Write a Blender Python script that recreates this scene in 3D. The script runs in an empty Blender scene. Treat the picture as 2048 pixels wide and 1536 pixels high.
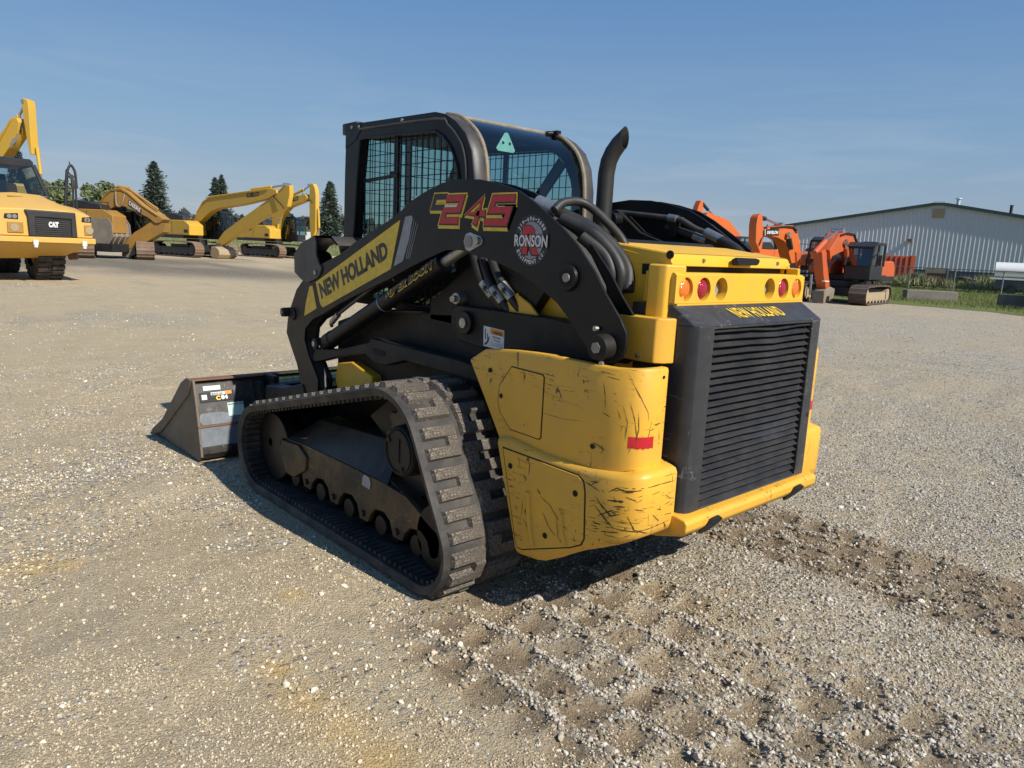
import bpy, bmesh, math, random
import numpy as np
from mathutils import Vector, Matrix, noise as mnoise
random.seed(7); np.random.seed(7)
R = math.radians
scene = bpy.context.scene
COL = scene.collection

# ------------------------------------------------------------------ camera
cam_d = bpy.data.cameras.new('camera'); cam = bpy.data.objects.new('camera', cam_d); COL.objects.link(cam)
YAW, PITCH, ROLL = .7445, .1833, .0452
fwd = Vector((math.sin(YAW) * math.cos(PITCH), math.cos(YAW) * math.cos(PITCH), -math.sin(PITCH)))
rt = Vector((math.cos(YAW), -math.sin(YAW), 0)); up = rt.cross(fwd)
rt2 = rt * math.cos(ROLL) + up * math.sin(ROLL); up2 = -rt * math.sin(ROLL) + up * math.cos(ROLL)
m3 = Matrix((rt2, up2, -fwd)).transposed()
cam.matrix_world = Matrix.Translation((-2.735, -1.475, 1.487)) @ m3.to_4x4()
cam_d.sensor_width = 36; cam_d.lens = 36 * 1470 / 2048; cam_d.clip_start = .05; cam_d.clip_end = 9000
scene.camera = cam

# ------------------------------------------------------------------ sky, sun, exposure
SUN_EL, SUN_AZ = R(39), math.atan2(.115, -.993)          # azimuth clockwise from +y
world = bpy.data.worlds.new('World'); scene.world = world; world.use_nodes = True
wn, wl = world.node_tree.nodes, world.node_tree.links; wn.clear()
sky = wn.new('ShaderNodeTexSky'); sky.sky_type = 'NISHITA'; sky.sun_disc = False
sky.sun_elevation = SUN_EL; sky.sun_rotation = SUN_AZ; sky.altitude = 200
sky.air_density = 1.0; sky.dust_density = .25; sky.ozone_density = 1.6
bg = wn.new('ShaderNodeBackground'); bg.inputs[1].default_value = .1
out = wn.new('ShaderNodeOutputWorld')
# thin high cirrus streaks low over the horizon
tc = wn.new('ShaderNodeTexCoord'); mp = wn.new('ShaderNodeMapping'); mp.inputs['Scale'].default_value = (2.2, 2.2, 17); mp.inputs['Rotation'].default_value = (.06, -.05, .4)
nz = wn.new('ShaderNodeTexNoise'); nz.inputs['Scale'].default_value = 1.7; nz.inputs['Detail'].default_value = 7; nz.inputs['Roughness'].default_value = .62; nz.inputs['Distortion'].default_value = .6
rp = wn.new('ShaderNodeValToRGB'); rp.color_ramp.elements[0].position = .48; rp.color_ramp.elements[1].position = .76
rp.color_ramp.elements[1].color = (.55, .55, .55, 1)
sep = wn.new('ShaderNodeSeparateXYZ'); er = wn.new('ShaderNodeValToRGB')
er.color_ramp.elements[0].position = .0; er.color_ramp.elements[0].color = (.9, .9, .9, 1)
er.color_ramp.elements[1].position = .26; er.color_ramp.elements[1].color = (0, 0, 0, 1)
mu = wn.new('ShaderNodeMath'); mu.operation = 'MULTIPLY'
mx = wn.new('ShaderNodeMix'); mx.data_type = 'RGBA'; mx.inputs['B'].default_value = (3.9, 4.4, 5.1, 1)
# hazy summer air: the clear-sky model blended with a pale grey-blue veil that thickens towards the horizon, the same all round
veil = wn.new('ShaderNodeValToRGB'); ve = veil.color_ramp.elements
while len(ve) < 5: ve.new(.5)
for e_, (p_, c_) in zip(ve, ((0, (.208, .252, .322)), (.06, (.198, .266, .362)), (.14, (.160, .268, .405)), (.30, (.092, .202, .400)), (1, (.045, .13, .33)))): e_.position = p_; e_.color = (*c_, 1)
vsc = wn.new('ShaderNodeVectorMath'); vsc.operation = 'SCALE'; vsc.inputs['Scale'].default_value = 10.
vmx = wn.new('ShaderNodeMix'); vmx.data_type = 'RGBA'; vmx.inputs['Factor'].default_value = .85
wl.new(tc.outputs['Generated'], mp.inputs['Vector']); wl.new(mp.outputs[0], nz.inputs['Vector']); wl.new(nz.outputs['Fac'], rp.inputs[0])
wl.new(tc.outputs['Generated'], sep.inputs[0]); wl.new(sep.outputs['Z'], er.inputs[0])
wl.new(rp.outputs[0], mu.inputs[0]); wl.new(er.outputs[0], mu.inputs[1]); wl.new(mu.outputs[0], mx.inputs['Factor'])
wl.new(sep.outputs['Z'], veil.inputs[0]); wl.new(veil.outputs[0], vsc.inputs[0]); wl.new(sky.outputs[0], vmx.inputs['A']); wl.new(vsc.outputs[0], vmx.inputs['B']); wl.new(vmx.outputs['Result'], mx.inputs['A']); wl.new(mx.outputs['Result'], bg.inputs[0]); wl.new(bg.outputs[0], out.inputs[0])
sd = bpy.data.lights.new('sun', 'SUN'); sd.energy = 4.6; sd.angle = R(.55); sd.color = (1, .945, .86)
so = bpy.data.objects.new('sun', sd); COL.objects.link(so)
sdir = Vector((math.sin(SUN_AZ) * math.cos(SUN_EL), math.cos(SUN_AZ) * math.cos(SUN_EL), math.sin(SUN_EL)))
so.rotation_euler = sdir.to_track_quat('Z', 'Y').to_euler(); so.location = (0, -10, 20)
vs = scene.view_settings; vs.view_transform = 'Standard'; vs.look = 'None'; vs.exposure = .38; vs.gamma = 1; vs.use_curve_mapping = False
scene.cycles.max_bounces = 7; scene.cycles.transparent_max_bounces = 24; scene.cycles.use_denoising = True

# ------------------------------------------------------------------ materials
def newmat(name):
    m = bpy.data.materials.new(name); m.use_nodes = True
    n, l = m.node_tree.nodes, m.node_tree.links
    return m, n, l, n['Principled BSDF']
def N(n, t, **k):
    x = n.new('ShaderNode' + t)
    for a, b in k.items():
        if a in x.inputs.keys(): x.inputs[a].default_value = b
        else: setattr(x, a, b)
    return x
def coords(n, l, scale=(1, 1, 1)):
    tc = n.new('ShaderNodeTexCoord'); mp = n.new('ShaderNodeMapping'); mp.inputs['Scale'].default_value = scale
    l.new(tc.outputs['Object'], mp.inputs['Vector']); return mp.outputs[0]
def ramp(n, l, src, stops):
    r = n.new('ShaderNodeValToRGB'); e = r.color_ramp.elements
    while len(e) < len(stops): e.new(.5)
    for k, (p, c) in enumerate(stops):
        e[k].position = p; e[k].color = c if len(c) == 4 else (*c, 1)
    l.new(src, r.inputs[0]); return r.outputs[0]
def mixc(n, l, fac, a, b, blend='MIX'):
    x = n.new('ShaderNodeMix'); x.data_type = 'RGBA'; x.blend_type = blend
    for k, v in (('Factor', fac), ('A', a), ('B', b)):
        if hasattr(v, 'node'): l.new(v, x.inputs[k])
        elif k == 'Factor': x.inputs[k].default_value = v
        else: x.inputs[k].default_value = (*v, 1) if len(v) == 3 else v
    return x.outputs['Result']
def noise(n, l, vec, scale, detail=4, rough=.55, dist=0.):
    x = N(n, 'TexNoise', Scale=scale, Detail=detail, Roughness=rough, Distortion=dist)
    if vec is not None: l.new(vec, x.inputs['Vector'])
    return x.outputs['Fac']
def bump(n, l, h, strength=.3, dist=.01, prev=None):
    b = N(n, 'Bump', Strength=strength, Distance=dist); l.new(h, b.inputs['Height'])
    if prev is not None: l.new(prev, b.inputs['Normal'])
    return b.outputs[0]
def paint(name, col, rough=.4, dirt=(.3, .24, .17), amount=.25, scratch=None, metal=0., big=3., spec=.5, peel=.05):
    m, n, l, p = newmat(name); v = coords(n, l)
    c = mixc(n, l, ramp(n, l, noise(n, l, v, big, 6, .65), [(.38, (0, 0, 0)), (.78, (amount, amount, amount))]), col, dirt)
    c = mixc(n, l, ramp(n, l, noise(n, l, v, 38, 5, .7), [(.55, (0, 0, 0)), (.85, (amount * .8,) * 3)]), c, dirt)
    if scratch:
        v2 = coords(n, l, (9, 4, 60)); s1 = noise(n, l, v2, 2.2, 3, .6, 1.2)
        v3 = coords(n, l, (60, 25, 8)); s2 = noise(n, l, v3, 1.3, 3, .6, 1.0)
        msk = noise(n, l, v, 5.5, 3, .6)
        f1 = ramp(n, l, s1, [(.615, (0, 0, 0)), (.635, (1, 1, 1))]); f2 = ramp(n, l, s2, [(.635, (0, 0, 0)), (.655, (1, 1, 1))])
        f = mixc(n, l, 1., f1, f2, 'LIGHTEN'); f = mixc(n, l, 1., f, ramp(n, l, msk, [(.5, (0, 0, 0)), (.6, (.85, .85, .85))]), 'MULTIPLY')
        c = mixc(n, l, f, c, scratch)
    l.new(c, p.inputs['Base Color'])
    r = n.new('ShaderNodeMapRange'); l.new(noise(n, l, v, 9, 5, .7), r.inputs[0]); r.inputs[3].default_value = max(.05, rough - .1); r.inputs[4].default_value = min(1, rough + .22)
    l.new(r.outputs[0], p.inputs['Roughness']); p.inputs['Metallic'].default_value = metal; p.inputs['Specular IOR Level'].default_value = spec
    l.new(bump(n, l, noise(n, l, v, 160, 3), peel, .002), p.inputs['Normal'])
    return m
def flat(name, col, rough=.5, metal=0., spec=.5):
    m, n, l, p = newmat(name); v = coords(n, l)
    c = mixc(n, l, ramp(n, l, noise(n, l, v, 30, 4), [(.35, (.78, .78, .78)), (.7, (1, 1, 1))]), (0, 0, 0), col, 'MIX')
    l.new(c, p.inputs['Base Color']); p.inputs['Roughness'].default_value = rough; p.inputs['Metallic'].default_value = metal; p.inputs['Specular IOR Level'].default_value = spec
    return m
YEL = (.74, .415, .018)
M = {}
M['yellow'] = paint('yellow_paint', YEL, .38, (.34, .25, .13), .3, big=5)
M['yellow_worn'] = paint('worn_yellow_paint', (.74, .395, .034), .42, (.40, .25, .10), .34, scratch=(.035, .018, .008), big=6)
M['yellow_lid'] = paint('dusty_yellow_paint', YEL, .55, (.42, .26, .1), .5, big=7)
M['scuff'] = flat('brown_scuff', (.075, .042, .018), .7)
M['black'] = paint('black_paint', (.0065, .0065, .0075), .36, (.05, .042, .032), .14, big=4, spec=.3)
M['black_dusty'] = paint('dusty_black_paint', (.009, .0085, .008), .5, (.085, .07, .05), .3, big=5, spec=.3)
M['cab_grey'] = paint('faded_cab_paint', (.035, .034, .033), .42, (.16, .14, .11), .4, big=5)
M['grille'] = paint('charcoal_paint', (.022, .0235, .028), .42, (.12, .11, .09), .3, scratch=(.2, .19, .17), big=5)
M['slat'] = paint('charcoal_slat_paint', (.024, .0255, .030), .34, (.2, .17, .13), .16, big=8)
M['dark'] = flat('dark_void', (.006, .006, .006), .8)
M['rubber_hose'] = paint('rubber_hose', (.012, .012, .012), .5, (.11, .095, .075), .25, big=9)
M['steel'] = flat('zinc_steel', (.42, .41, .38), .42, .85)
M['bolt'] = flat('bolt_steel', (.3, .29, .27), .5, .7)
M['exhaust'] = paint('sooty_exhaust', (.012, .0115, .011), .5, (.07, .055, .04), .25, big=8)
M['decal_yellow'] = flat('yellow_decal', (.80, .54, .04), .4)
M['decal_black'] = flat('black_decal', (.012, .012, .012), .4)
M['decal_red'] = flat('red_decal', (.55, .018, .025), .36)
M['decal_grey'] = flat('grey_decal', (.3, .31, .33), .4)
M['decal_white'] = flat('white_decal', (.72, .72, .7), .45)
M['decal_orange'] = flat('orange_decal', (.78, .27, .03), .45)
M['seal'] = paint('dusty_seal', (.2, .16, .11), .8, (.36, .3, .21), .7, big=30)
M['seat'] = flat('seat_fabric', (.02, .02, .022), .8)
M['tag'] = flat('pale_green_tag', (.55, .78, .66), .5)
def rubber():
    m, n, l, p = newmat('tread_rubber'); v = coords(n, l)
    w = N(n, 'TexWave', Scale=30., Distortion=2.5, Detail=3.); l.new(v, w.inputs['Vector'])
    c = mixc(n, l, ramp(n, l, noise(n, l, v, 7, 6, .7), [(.4, (0, 0, 0)), (.75, (.75, .75, .75))]), (.02, .019, .019), (.12, .1, .078))
    l.new(c, p.inputs['Base Color']); p.inputs['Roughness'].default_value = .7
    l.new(bump(n, l, noise(n, l, v, 70, 6, .7), .4, .006), p.inputs['Normal']); return m
M['rubber'] = rubber()
def lugmat():
    m, n, l, p = newmat('worn_tread_lug'); v = coords(n, l)
    vo = N(n, 'TexVoronoi', Scale=150.); l.new(v, vo.inputs['Vector'])
    sp = ramp(n, l, noise(n, l, v, 120, 5, .8), [(.5, (0, 0, 0)), (.62, (1, 1, 1))])
    c = mixc(n, l, sp, (.075, .062, .05), (.36, .31, .24))
    c = mixc(n, l, ramp(n, l, noise(n, l, v, 9, 4), [(.35, (0, 0, 0)), (.7, (.7, .7, .7))]), c, (.1, .083, .064))
    l.new(c, p.inputs['Base Color']); p.inputs['Roughness'].default_value = .85
    l.new(bump(n, l, noise(n, l, v, 130, 6, .8), .8, .008), p.inputs['Normal']); return m
M['lug'] = lugmat()
M['track_frame'] = paint('track_frame_paint', (.010, .010, .0105), .42, (.13, .105, .075), .42, big=5)
M['track_frame_low'] = paint('scraped_track_frame', (.016, .013, .010), .5, (.24, .14, .045), .8, scratch=(.22, .17, .11), big=2.6)
M['bucket'] = paint('worn_bucket_paint', (.016, .016, .017), .45, (.16, .13, .1), .5, scratch=(.2, .18, .15), big=5)
M['bucket_bare'] = paint('bare_bucket_steel', (.12, .095, .065), .62, (.24, .19, .13), .7, big=3)
M['bucket_grey'] = paint('scuffed_bucket_steel', (.16, .18, .2), .5, (.05, .05, .05), .6, big=18)
M['rust'] = paint('rust', (.16, .07, .035), .85, (.3, .22, .16), .5)
def glassmat(name, tint, refl=.08, rough=.02):
    m, n, l, p = newmat(name); o = n['Material Output']; n.remove(p)
    t = N(n, 'BsdfTransparent'); t.inputs[0].default_value = (*tint, 1)
    g = N(n, 'BsdfGlossy'); g.inputs['Roughness'].default_value = rough
    lw = N(n, 'LayerWeight', Blend=.5); pw = N(n, 'Math', operation='POWER'); pw.inputs[1].default_value = 4.; l.new(lw.outputs['Facing'], pw.inputs[0])
    ad = N(n, 'Math', operation='MULTIPLY_ADD'); ad.inputs[1].default_value = .8; ad.inputs[2].default_value = .035 + refl; l.new(pw.outputs[0], ad.inputs[0])
    x = N(n, 'MixShader'); l.new(ad.outputs[0], x.inputs[0]); l.new(t.outputs[0], x.inputs[1]); l.new(g.outputs[0], x.inputs[2]); l.new(x.outputs[0], o.inputs[0])
    return m
M['glass'] = glassmat('tinted_glass', (.56, .73, .69), .02)
M['glass_dark'] = glassmat('dark_tinted_glass', (.55, .74, .74), .05)
def lens(name, col):
    m, n, l, p = newmat(name); v = coords(n, l)
    p.inputs['Base Color'].default_value = (*col, 1); p.inputs['Roughness'].default_value = .12; p.inputs['Coat Weight'].default_value = .6
    w = N(n, 'TexVoronoi', Scale=190.); l.new(v, w.inputs['Vector']); l.new(bump(n, l, w.outputs['Distance'], .5, .004), p.inputs['Normal']); return m
M['amber'] = lens('amber_lens', (.72, .17, .01)); M['redlens'] = lens('red_lens', (.32, .006, .02)); M['clear'] = lens('clear_lens', (.3, .3, .28))

# ------------------------------------------------------------------ helpers
class MB:
    """collects shapes into one mesh"""
    def __init__(s): s.v = []; s.f = []
    def add(s, vs, fs):
        o = len(s.v); s.v += [tuple(v) for v in vs]; s.f += [tuple(i + o for i in f) for f in fs]; return s
    def box(s, a, b, mat=None):
        x0, y0, z0 = a; x1, y1, z1 = b
        vs = [(x0, y0, z0), (x1, y0, z0), (x1, y1, z0), (x0, y1, z0), (x0, y0, z1), (x1, y0, z1), (x1, y1, z1), (x0, y1, z1)]
        if mat is not None: vs = [mat @ Vector(v) for v in vs]
        return s.add(vs, [(0, 3, 2, 1), (4, 5, 6, 7), (0, 1, 5, 4), (1, 2, 6, 5), (2, 3, 7, 6), (3, 0, 4, 7)])
    def prism(s, axis, a0, a1, poly):
        """polygon in the two other axes (in xyz order) swept along axis from a0 to a1; a0/a1 may be functions of the point"""
        def P(a, p):
            if callable(a): a = a(p)
            return {'x': (a, p[0], p[1]), 'y': (p[0], a, p[1]), 'z': (p[0], p[1], a)}[axis]
        n = len(poly); vs = [P(a0, p) for p in poly] + [P(a1, p) for p in poly]
        return s.add(vs, [tuple(range(n))[::-1], tuple(range(n, 2 * n))] + [(i, (i + 1) % n, n + (i + 1) % n, n + i) for i in range(n)])
    def cyl(s, p0, p1, r0, r1=None, seg=16, cap=True):
        r1 = r0 if r1 is None else r1; p0 = Vector(p0); p1 = Vector(p1); d = (p1 - p0).normalized()
        a = d.orthogonal().normalized(); b = d.cross(a); vs = []
        for p, r in ((p0, r0), (p1, r1)):
            vs += [p + (a * math.cos(t) + b * math.sin(t)) * r for t in (2 * math.pi * k / seg for k in range(seg))]
        fs = [(k, (k + 1) % seg, seg + (k + 1) % seg, seg + k) for k in range(seg)]
        if cap: fs += [tuple(range(seg))[::-1], tuple(range(seg, 2 * seg))]
        return s.add(vs, fs)
    def tube(s, pts, r, seg=10, cap=True, sub=0):
        pts = [Vector(p) for p in pts]
        if sub:
            q = []; P = [pts[0]] + pts + [pts[-1]]
            for i in range(1, len(P) - 2):
                for k in range(sub):
                    t = k / sub; a, b, c, d = P[i - 1], P[i], P[i + 1], P[i + 2]
                    q.append(.5 * ((2 * b) + (c - a) * t + (2 * a - 5 * b + 4 * c - d) * t * t + (3 * b - a - 3 * c + d) * t ** 3))
            pts = q + [pts[-1]]
        vs = []; n = len(pts); nrm = None
        for i, p in enumerate(pts):
            d = (pts[min(i + 1, n - 1)] - pts[max(i - 1, 0)]).normalized()
            nrm = d.orthogonal().normalized() if nrm is None else (nrm - d * nrm.dot(d)).normalized()
            b = d.cross(nrm); rr = r(i / (n - 1)) if callable(r) else r
            vs += [p + (nrm * math.cos(t) + b * math.sin(t)) * rr for t in (2 * math.pi * k / seg for k in range(seg))]
        fs = [(i * seg + k, i * seg + (k + 1) % seg, (i + 1) * seg + (k + 1) % seg, (i + 1) * seg + k) for i in range(n - 1) for k in range(seg)]
        if cap: fs += [tuple(range(seg))[::-1], tuple(range((n - 1) * seg, n * seg))]
        return s.add(vs, fs)
    def grid(s, rows, close=False):
        n = len(rows[0]); vs = [p for r in rows for p in r]; m = len(rows)
        return s.add(vs, [(i * n + j, i * n + (j + 1) % n, (i + 1) * n + (j + 1) % n, (i + 1) * n + j) for i in range(m - 1) for j in range(n if close else n - 1)])
    def build(s, name, mat, parent=None, bevel=0., smooth=True, seg=2, angle=38):
        me = bpy.data.meshes.new(name); me.from_pydata(s.v, [], s.f)
        bm = bmesh.new(); bm.from_mesh(me); bmesh.ops.recalc_face_normals(bm, faces=bm.faces); bm.to_mesh(me); bm.free()
        me.materials.append(M[mat] if isinstance(mat, str) else mat)
        if smooth: me.shade_smooth(); me.set_sharp_from_angle(angle=R(angle))
        o = bpy.data.objects.new(name, me); COL.objects.link(o)
        if parent is not None: o.parent = parent
        if bevel:
            b = o.modifiers.new('bevel', 'BEVEL'); b.width = bevel; b.segments = seg; b.limit_method = 'ANGLE'; b.angle_limit = R(35); b.harden_normals = True
        return o
def tag(o, label=None, cat=None, group=None, kind=None):
    for k, v in (('label', label), ('category', cat), ('group', group), ('kind', kind)):
        if v: o[k] = v
    return o
def empty(name, label, cat, loc=(0, 0, 0), rz=0., group=None):
    o = bpy.data.objects.new(name, None); COL.objects.link(o); o.location = loc; o.rotation_euler = (0, 0, rz); o.empty_display_size = .3
    return tag(o, label, cat, group)
def copy_tree(o, parent=None):
    c = o.copy(); COL.objects.link(c)
    if parent is not None: c.parent = parent
    for ch in list(o.children): copy_tree(ch, c)
    return c
def smoothstep(a, b, x):
    t = np.clip((x - a) / (b - a), 0, 1); return t * t * (3 - 2 * t)
def inset(poly, d):
    n = len(poly); A = sum(poly[i][0] * poly[(i + 1) % n][1] - poly[(i + 1) % n][0] * poly[i][1] for i in range(n)); sg = 1 if A > 0 else -1; out = []
    for i in range(n):
        p0, p1, p2 = Vector(poly[i - 1]), Vector(poly[i]), Vector(poly[(i + 1) % n])
        a = (p1 - p0).normalized(); b = (p2 - p1).normalized(); na = Vector((-a.y, a.x)) * sg; nb = Vector((-b.y, b.x)) * sg
        k = (na + nb); k = k / max(.35, k.length_squared) * 2 if k.length > 1e-6 else na
        out.append(tuple(p1 + k * d))
    return out
def text_verts(s, bold=.02, space=1.0):
    cu = bpy.data.curves.new('lettering', 'FONT'); cu.body = s; cu.size = 1; cu.offset = bold; cu.space_character = space; cu.fill_mode = 'FRONT'; cu.resolution_u = 3
    o = bpy.data.objects.new('lettering', cu); COL.objects.link(o)
    dg = bpy.context.evaluated_depsgraph_get(); me = bpy.data.meshes.new_from_object(o.evaluated_get(dg))
    vs = np.array([v.co[:] for v in me.vertices]); fs = [tuple(p.vertices) for p in me.polygons]
    bpy.data.objects.remove(o); bpy.data.curves.remove(cu); bpy.data.meshes.remove(me)
    lo, hi = vs.min(0), vs.max(0); vs = (vs - lo) / (np.maximum(hi - lo, 1e-9)); return vs[:, :2], fs, (hi - lo)[0] / (hi - lo)[1]
def text_quad(mb, s, q, bold=.02, space=1.0):
    """lettering filling the quad q = (bottom left, bottom right, top right, top left) of 3-D points"""
    uv, fs, _ = text_verts(s, bold, space); a, b, c, d = [np.array(p, float) for p in q]
    vs = [a * (1 - u) * (1 - v) + b * u * (1 - v) + c * u * v + d * (1 - u) * v for u, v in uv]
    mb.add(vs, fs); return mb
def stroke(pts, w):
    """outline polygon of a mitred stroke of half width w"""
    n = len(pts); L, Rr = [], []
    P = [Vector(p) for p in pts]
    for i in range(n):
        a = (P[i] - P[i - 1]).normalized() if i else (P[1] - P[0]).normalized()
        b = (P[i + 1] - P[i]).normalized() if i < n - 1 else a
        p = P[i] - a * w if i == 0 else (P[i] + a * w if i == n - 1 else P[i])
        na, nb = Vector((-a.y, a.x)), Vector((-b.y, b.x)); k = na + nb; k = k * (2 / max(1.25, k.length_squared))
        L.append(p + k * w); Rr.append(p - k * w)
    return [tuple(p) for p in L] + [tuple(p) for p in reversed(Rr)]

# ================================================================== THE GROUND
def vnoise(x, y, f, seed=0):
    """value noise, vectorised"""
    x = x * f + seed * 17.31; y = y * f + seed * 9.73
    xi = np.floor(x).astype(np.int64); yi = np.floor(y).astype(np.int64); fx = x - xi; fy = y - yi
    fx = fx * fx * (3 - 2 * fx); fy = fy * fy * (3 - 2 * fy)
    def h(a, b):
        v = (a * 374761393 + b * 668265263 + seed * 974711) & 0x7fffffff
        v = ((v ^ (v >> 13)) * 1274126177) & 0x7fffffff
        return ((v ^ (v >> 16)) & 0xffff) / 65535.
    return (h(xi, yi) * (1 - fx) + h(xi + 1, yi) * fx) * (1 - fy) + (h(xi, yi + 1) * (1 - fx) + h(xi + 1, yi + 1) * fx) * fy
def fbm(x, y, f, o=4, seed=0):
    s = 0; a = .5; t = 0
    for k in range(o):
        s = s + a * vnoise(x, y, f * 2 ** k, seed + k); t += a; a *= .55
    return s / t
def cam_sd(x, y):
    dx, dy = x + 2.735, y + 1.475
    return dx * math.cos(YAW) - dy * math.sin(YAW), dx * math.sin(YAW) + dy * math.cos(YAW)
def rut(x, y):
    """old track prints left by the loader: rows of lug pockets between ridges behind each track; returns mask and pocket depth"""
    m = np.zeros_like(x); pk = np.zeros_like(x); rg = np.zeros_like(x)
    wob = (fbm(x, y, 1.3, 3, 40) - .5) * .20; jag = (fbm(x, y, 9., 3, 41) - .5) * .10
    for c, bend, wd, ytop in ((-.62, -.10, .62, .72), (.95, .05, .36, .60)):
        u = x - c - bend * (y - .6) ** 2 * .25 + wob * .5; v = y + wob + jag * .6
        band = smoothstep(wd + .08, wd - .08, np.abs(u) + jag) * smoothstep(ytop + .25, ytop - .1, y) * smoothstep(-7.5, -4.5, y)
        col = (u + 5) / .225; ci = np.floor(col); cf = np.abs(col - ci - .5) * 2
        row = np.abs(((v / .19 + .5 * (ci % 2) + .3 * vnoise(ci, ci * 0, 1., 42)) % 1) - .5) * 2
        pocket = smoothstep(.34, .52, row + jag * 2.) * smoothstep(.86, .66, cf + jag * 2.) * smoothstep(.22, .42, fbm(x, y, 2.2, 3, 43))
        m = np.maximum(m, band); pk = np.maximum(pk, band * pocket); rg = np.maximum(rg, band * smoothstep(.62, .85, cf + jag * 3.) * smoothstep(.3, .5, fbm(x, y, 1.9, 3, 47)) * (c < 0))
    return m, pk, rg
def gravel_mask(x, y):
    s, d = cam_sd(x, y)
    base = smoothstep(-.25, .55, s / np.maximum(d, .6) + .25 * (fbm(x, y, .35, 3, 3) - .5) * 2)
    g = np.clip(base * .60 + (fbm(x, y, .55, 4, 5) - .47) * 1.2 + (fbm(x * .8 + y * .6, y * .8 - x * .6, 2.1, 4, 6) - .47) * 1.5 * (1 - .6 * base), 0, 1)
    m, pk, rg = rut(x, y)
    g = g * (1 - .85 * pk) * (1 - .25 * m) + (m - pk).clip(0) * .42 * smoothstep(.35, .65, fbm(x, y, 3., 3, 44))
    g = np.maximum(g, rg * .95)
    return np.clip(g, 0, 1), m, pk
def gheight(x, y):
    s, d = cam_sd(x, y)
    fade = smoothstep(26, 8, d)
    m, pk, rg = rut(x, y)
    h = (fbm(x, y, .5, 3, 11) - .5) * .05 + (fbm(x, y, 3.2, 4, 12) - .5) * .024 + (fbm(x, y, 14., 3, 13) - .5) * .011
    h = h + m * .006 + rg * .008 - pk * .017 + (m * (fbm(x, y, 9, 3, 14) - .5)) * .036 + (m * (fbm(x, y, 22, 2, 16) - .5)) * .016
    # low windrows pushed across the yard on the left
    h = h + .018 * smoothstep(.55, .75, fbm(x * .35 + y * .1, y * 1.2 - x * .4, .9, 3, 15))
    pad = smoothstep(1.35, 1.0, np.abs(x)) * smoothstep(.55, .8, y) * smoothstep(2.95, 2.7, y)
    pad2 = smoothstep(1.2, 1.1, np.abs(x)) * smoothstep(3.2, 3.3, y) * smoothstep(4.5, 4.35, y)
    return (h * fade - .006) * (1 - np.maximum(pad, pad2)) - .008 * np.maximum(pad, pad2)
def axis(lo, hi, step, far):
    mid = np.arange(lo, hi, step); up_ = []; w = step; p = mid[-1]
    while p < far: w *= 1.13; p += w; up_.append(p)
    dn = []; w = step; p = mid[0]
    while p > -far: w *= 1.13; p -= w; dn.append(p)
    return np.array(dn[::-1] + list(mid) + up_)
gx, gy = axis(-5., 5.5, .03, 3500), axis(-2.6, 6.6, .03, 3500)
GX, GY = np.meshgrid(gx, gy, indexing='ij'); GZ = gheight(GX, GY)
nx, ny = GX.shape
idx = np.arange(nx * ny).reshape(nx, ny)
quads = np.stack([idx[:-1, :-1], idx[1:, :-1], idx[1:, 1:], idx[:-1, 1:]], -1).reshape(-1, 4)
me = bpy.data.meshes.new('ground')
me.vertices.add(nx * ny); me.vertices.foreach_set('co', np.stack([GX, GY, GZ], -1).astype(np.float32).ravel())
me.loops.add(len(quads) * 4); me.polygons.add(len(quads))
me.loops.foreach_set('vertex_index', quads.astype(np.int32).ravel()); me.polygons.foreach_set('loop_start', np.arange(0, len(quads) * 4, 4, dtype=np.int32))
me.update(); me.validate()
gm, rm, pk = gravel_mask(GX, GY)
s_, d_ = cam_sd(GX, GY)
damp = smoothstep(.33, .52, fbm(GX, GY, .16, 4, 30)) * smoothstep(23, 29, d_) * smoothstep(50, 38, d_) * smoothstep(8, -2, s_)
stain = np.zeros_like(GX)
for cx_, cy_, rx, ry in ((-1.69, .16, .13, .13), (-1.70, .36, .11, .13), (-1.71, .58, .09, .13), (-1.71, .78, .06, .08), (-1.44, 1.23, .05, .05), (-2.22, 2.22, .12, .13), (-2.08, 2.14, .06, .06)):
    stain = np.maximum(stain, np.exp(-(((GX - cx_) / rx) ** 2 + ((GY - cy_) / ry) ** 2)) * (.65 + .9 * (fbm(GX, GY, 9, 3, 50) - .2)).clip(0, 1))
at = me.color_attributes.new('soil', 'FLOAT_COLOR', 'POINT')
at.data.foreach_set('color', np.stack([gm, np.clip(pk * .75 + .6 * rm * smoothstep(.25, .6, fbm(GX, GY, 1.7, 3, 45)) + .45 * rm * (GX > .3), 0, 1), damp, stain], -1).astype(np.float32).ravel())
me.shade_smooth()
ground = bpy.data.objects.new('ground', me); COL.objects.link(ground); ground['kind'] = 'structure'
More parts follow.
